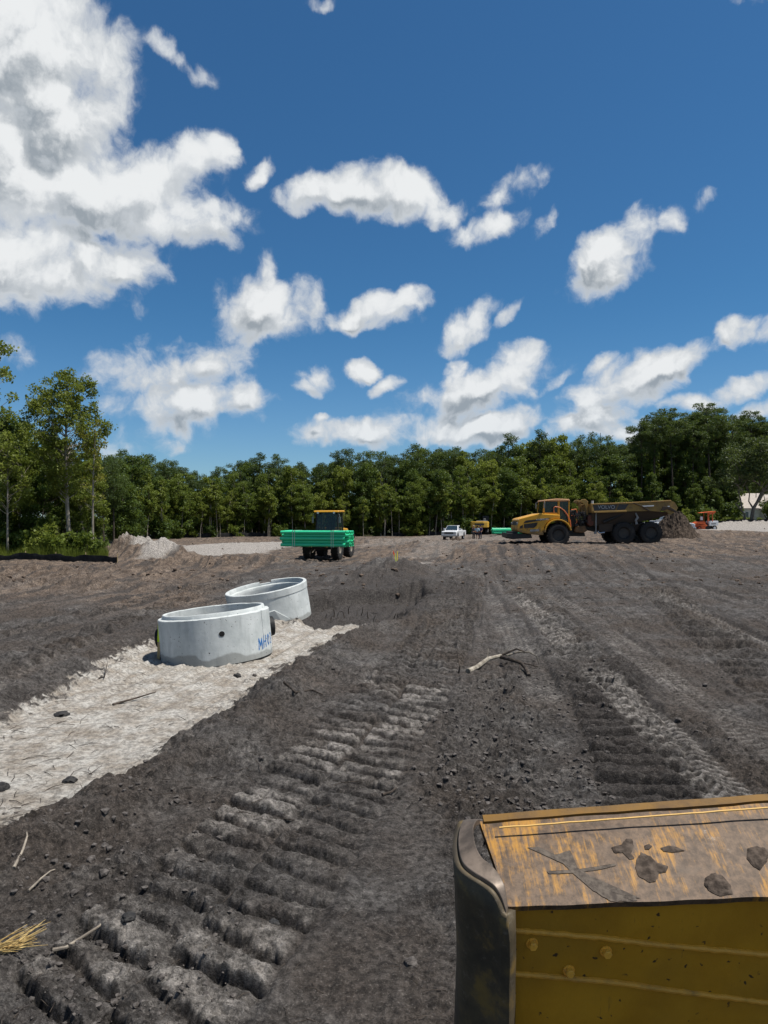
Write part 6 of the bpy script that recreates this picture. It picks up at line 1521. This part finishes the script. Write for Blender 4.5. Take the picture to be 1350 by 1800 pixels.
# gap between curl and top plate closed by an inner wall, and the end wall going down
b = MB(); dn = Vector((.015,.12,-.95)); V = []; N = 14
o2 = [p + Vector((.004,.004,-.010)) for p in out_] + [P3(892,1592,1.90)]
for j in range(N+1):
    f = j/N
    for i, p in enumerate(o2):
        c_ = p.copy(); flare = 1-.15*math.sin(f*2.2)
        c_ += dn*f; c_.x += .010*(1-i/len(o2))*math.sin(f*5); c_ += Vector((.004*mnoise.noise(c_*7), .004*mnoise.noise(c_*6), 0)); V.append(c_)
k = len(o2); F = [(j*k+i, j*k+i+1, (j+1)*k+i+1, (j+1)*k+i) for j in range(N) for i in range(k-1)]
b._add(V, F); ew = b.build('end_wall', BE, blade, smooth=True); so = ew.modifiers.new('solid', 'SOLIDIFY'); so.thickness = .02; so.offset = 1
b = MB(); b.tube([on_face(889,1592)+nf*.003, on_face(886,1700)+nf*.003, on_face(884,1830)+nf*.003], [.006,.007,.006], 8); b.build('corner_weld', BE, blade, smooth=True)
# dried mud lying on the top plate
MUD = rough_material('dried_mud', (.040,.031,.025), (.10,.078,.062), 40, .95, .1, .8, .006)
from mathutils.bvhtree import BVHTree
TOPP = [o for o in blade.children if o.name.startswith('top_plate')][0]
PB = BVHTree.FromPolygons([v.co[:] for v in TOPP.data.vertices], [tuple(p.vertices) for p in TOPP.data.polygons])
def plate_pt(px, py, lift=0):
    o_ = Vector((0,0,EYE)); r_ = Vector(((px-675)/FPX, 1, (HZ-py)/FPX)).normalized(); hit = PB.ray_cast(o_, r_)
    return hit[0] + Vector((0,-.35,.94))*(lift+.001)
def mud(outline, h, label, seed):
    cx = sum(p[0] for p in outline)/len(outline); cy = sum(p[1] for p in outline)/len(outline); b = MB(); n = len(outline)*4; V = []; rings = 6
    ol = []
    for i in range(len(outline)):
        p, q = outline[i], outline[(i+1) % len(outline)]
        for s in range(4): ol.append((p[0]+(q[0]-p[0])*s/4, p[1]+(q[1]-p[1])*s/4))
    for j in range(rings):
        f = 1-j/rings
        for i, p in enumerate(ol):
            w_ = 1+.10*mnoise.noise(Vector((i*.9, j, seed))); px = cx+(p[0]-cx)*f*w_; py = cy+(p[1]-cy)*f*w_
            V.append(plate_pt(px, py, .001 if j == 0 else h*(1-f*f)**.5*(.75+.6*mnoise.noise(Vector((px*.09, py*.12, seed))))))
    V.append(plate_pt(cx, cy, h*.8)); F = [(j*n+i, j*n+(i+1) % n, (j+1)*n+(i+1) % n, (j+1)*n+i) for j in range(rings-1) for i in range(n)] + [((rings-1)*n+i, (rings-1)*n+(i+1) % n, len(V)-1) for i in range(n)]
    b._add(V, F); return tag(b.build('mud_patch', MUD, None, smooth=False), label, 'mud patch')
mud([(1072,1487),(1090,1482),(1098,1472),(1108,1472),(1112,1484),(1106,1500),(1114,1506),(1104,1508),(1092,1496),(1078,1497)], .004, 'upper left patch of dried mud on the blade top', 1)
mud([(1116,1508),(1124,1496),(1140,1502),(1152,1514),(1172,1520),(1168,1530),(1156,1532),(1150,1546),(1140,1548),(1120,1538),(1114,1522)], .006, 'largest patch of dried mud in the middle of the blade top', 2)
mud([(1158,1488),(1172,1484),(1186,1486),(1201,1493),(1180,1496),(1164,1494)], .005, 'thin streak of dried mud right of the middle patches on the blade', 3)
mud([(1130,1484),(1138,1481),(1144,1485),(1138,1491),(1131,1490)], .004, 'tiny dot of dried mud above the largest patch', 4)
MUD2 = MUD; MUD = rough_material('grey_scuff', (.055,.044,.036), (.12,.098,.078), 60, .8, .2, .3, .002)
mud([(925,1487),(945,1486),(975,1500),(1000,1492),(1004,1500),(990,1508),(1010,1520),(1040,1540),(1075,1566),(1120,1574),(1110,1582),(1070,1580),(1040,1562),(1005,1532),(985,1512),(955,1500)], .0012, 'grey scuff mark running down to the front edge of the blade top', 8)
mud([(960,1528),(1000,1527),(1050,1520),(1078,1515),(1080,1519),(1050,1526),(1002,1532),(962,1533)], .001, 'straight grey scratch crossing the scuff mark on the blade top', 9)
MUD = MUD2
mud([(1310,1489),(1324,1485),(1340,1488),(1349,1500),(1342,1514),(1332,1527),(1318,1518),(1309,1506)], .010, 'thick clod of mud by the right end of the visible blade top', 5)
mud([(1236,1540),(1250,1531),(1266,1536),(1280,1552),(1284,1568),(1262,1572),(1244,1564),(1234,1552)], .009, 'thick clod of mud near the front edge of the blade top', 6)
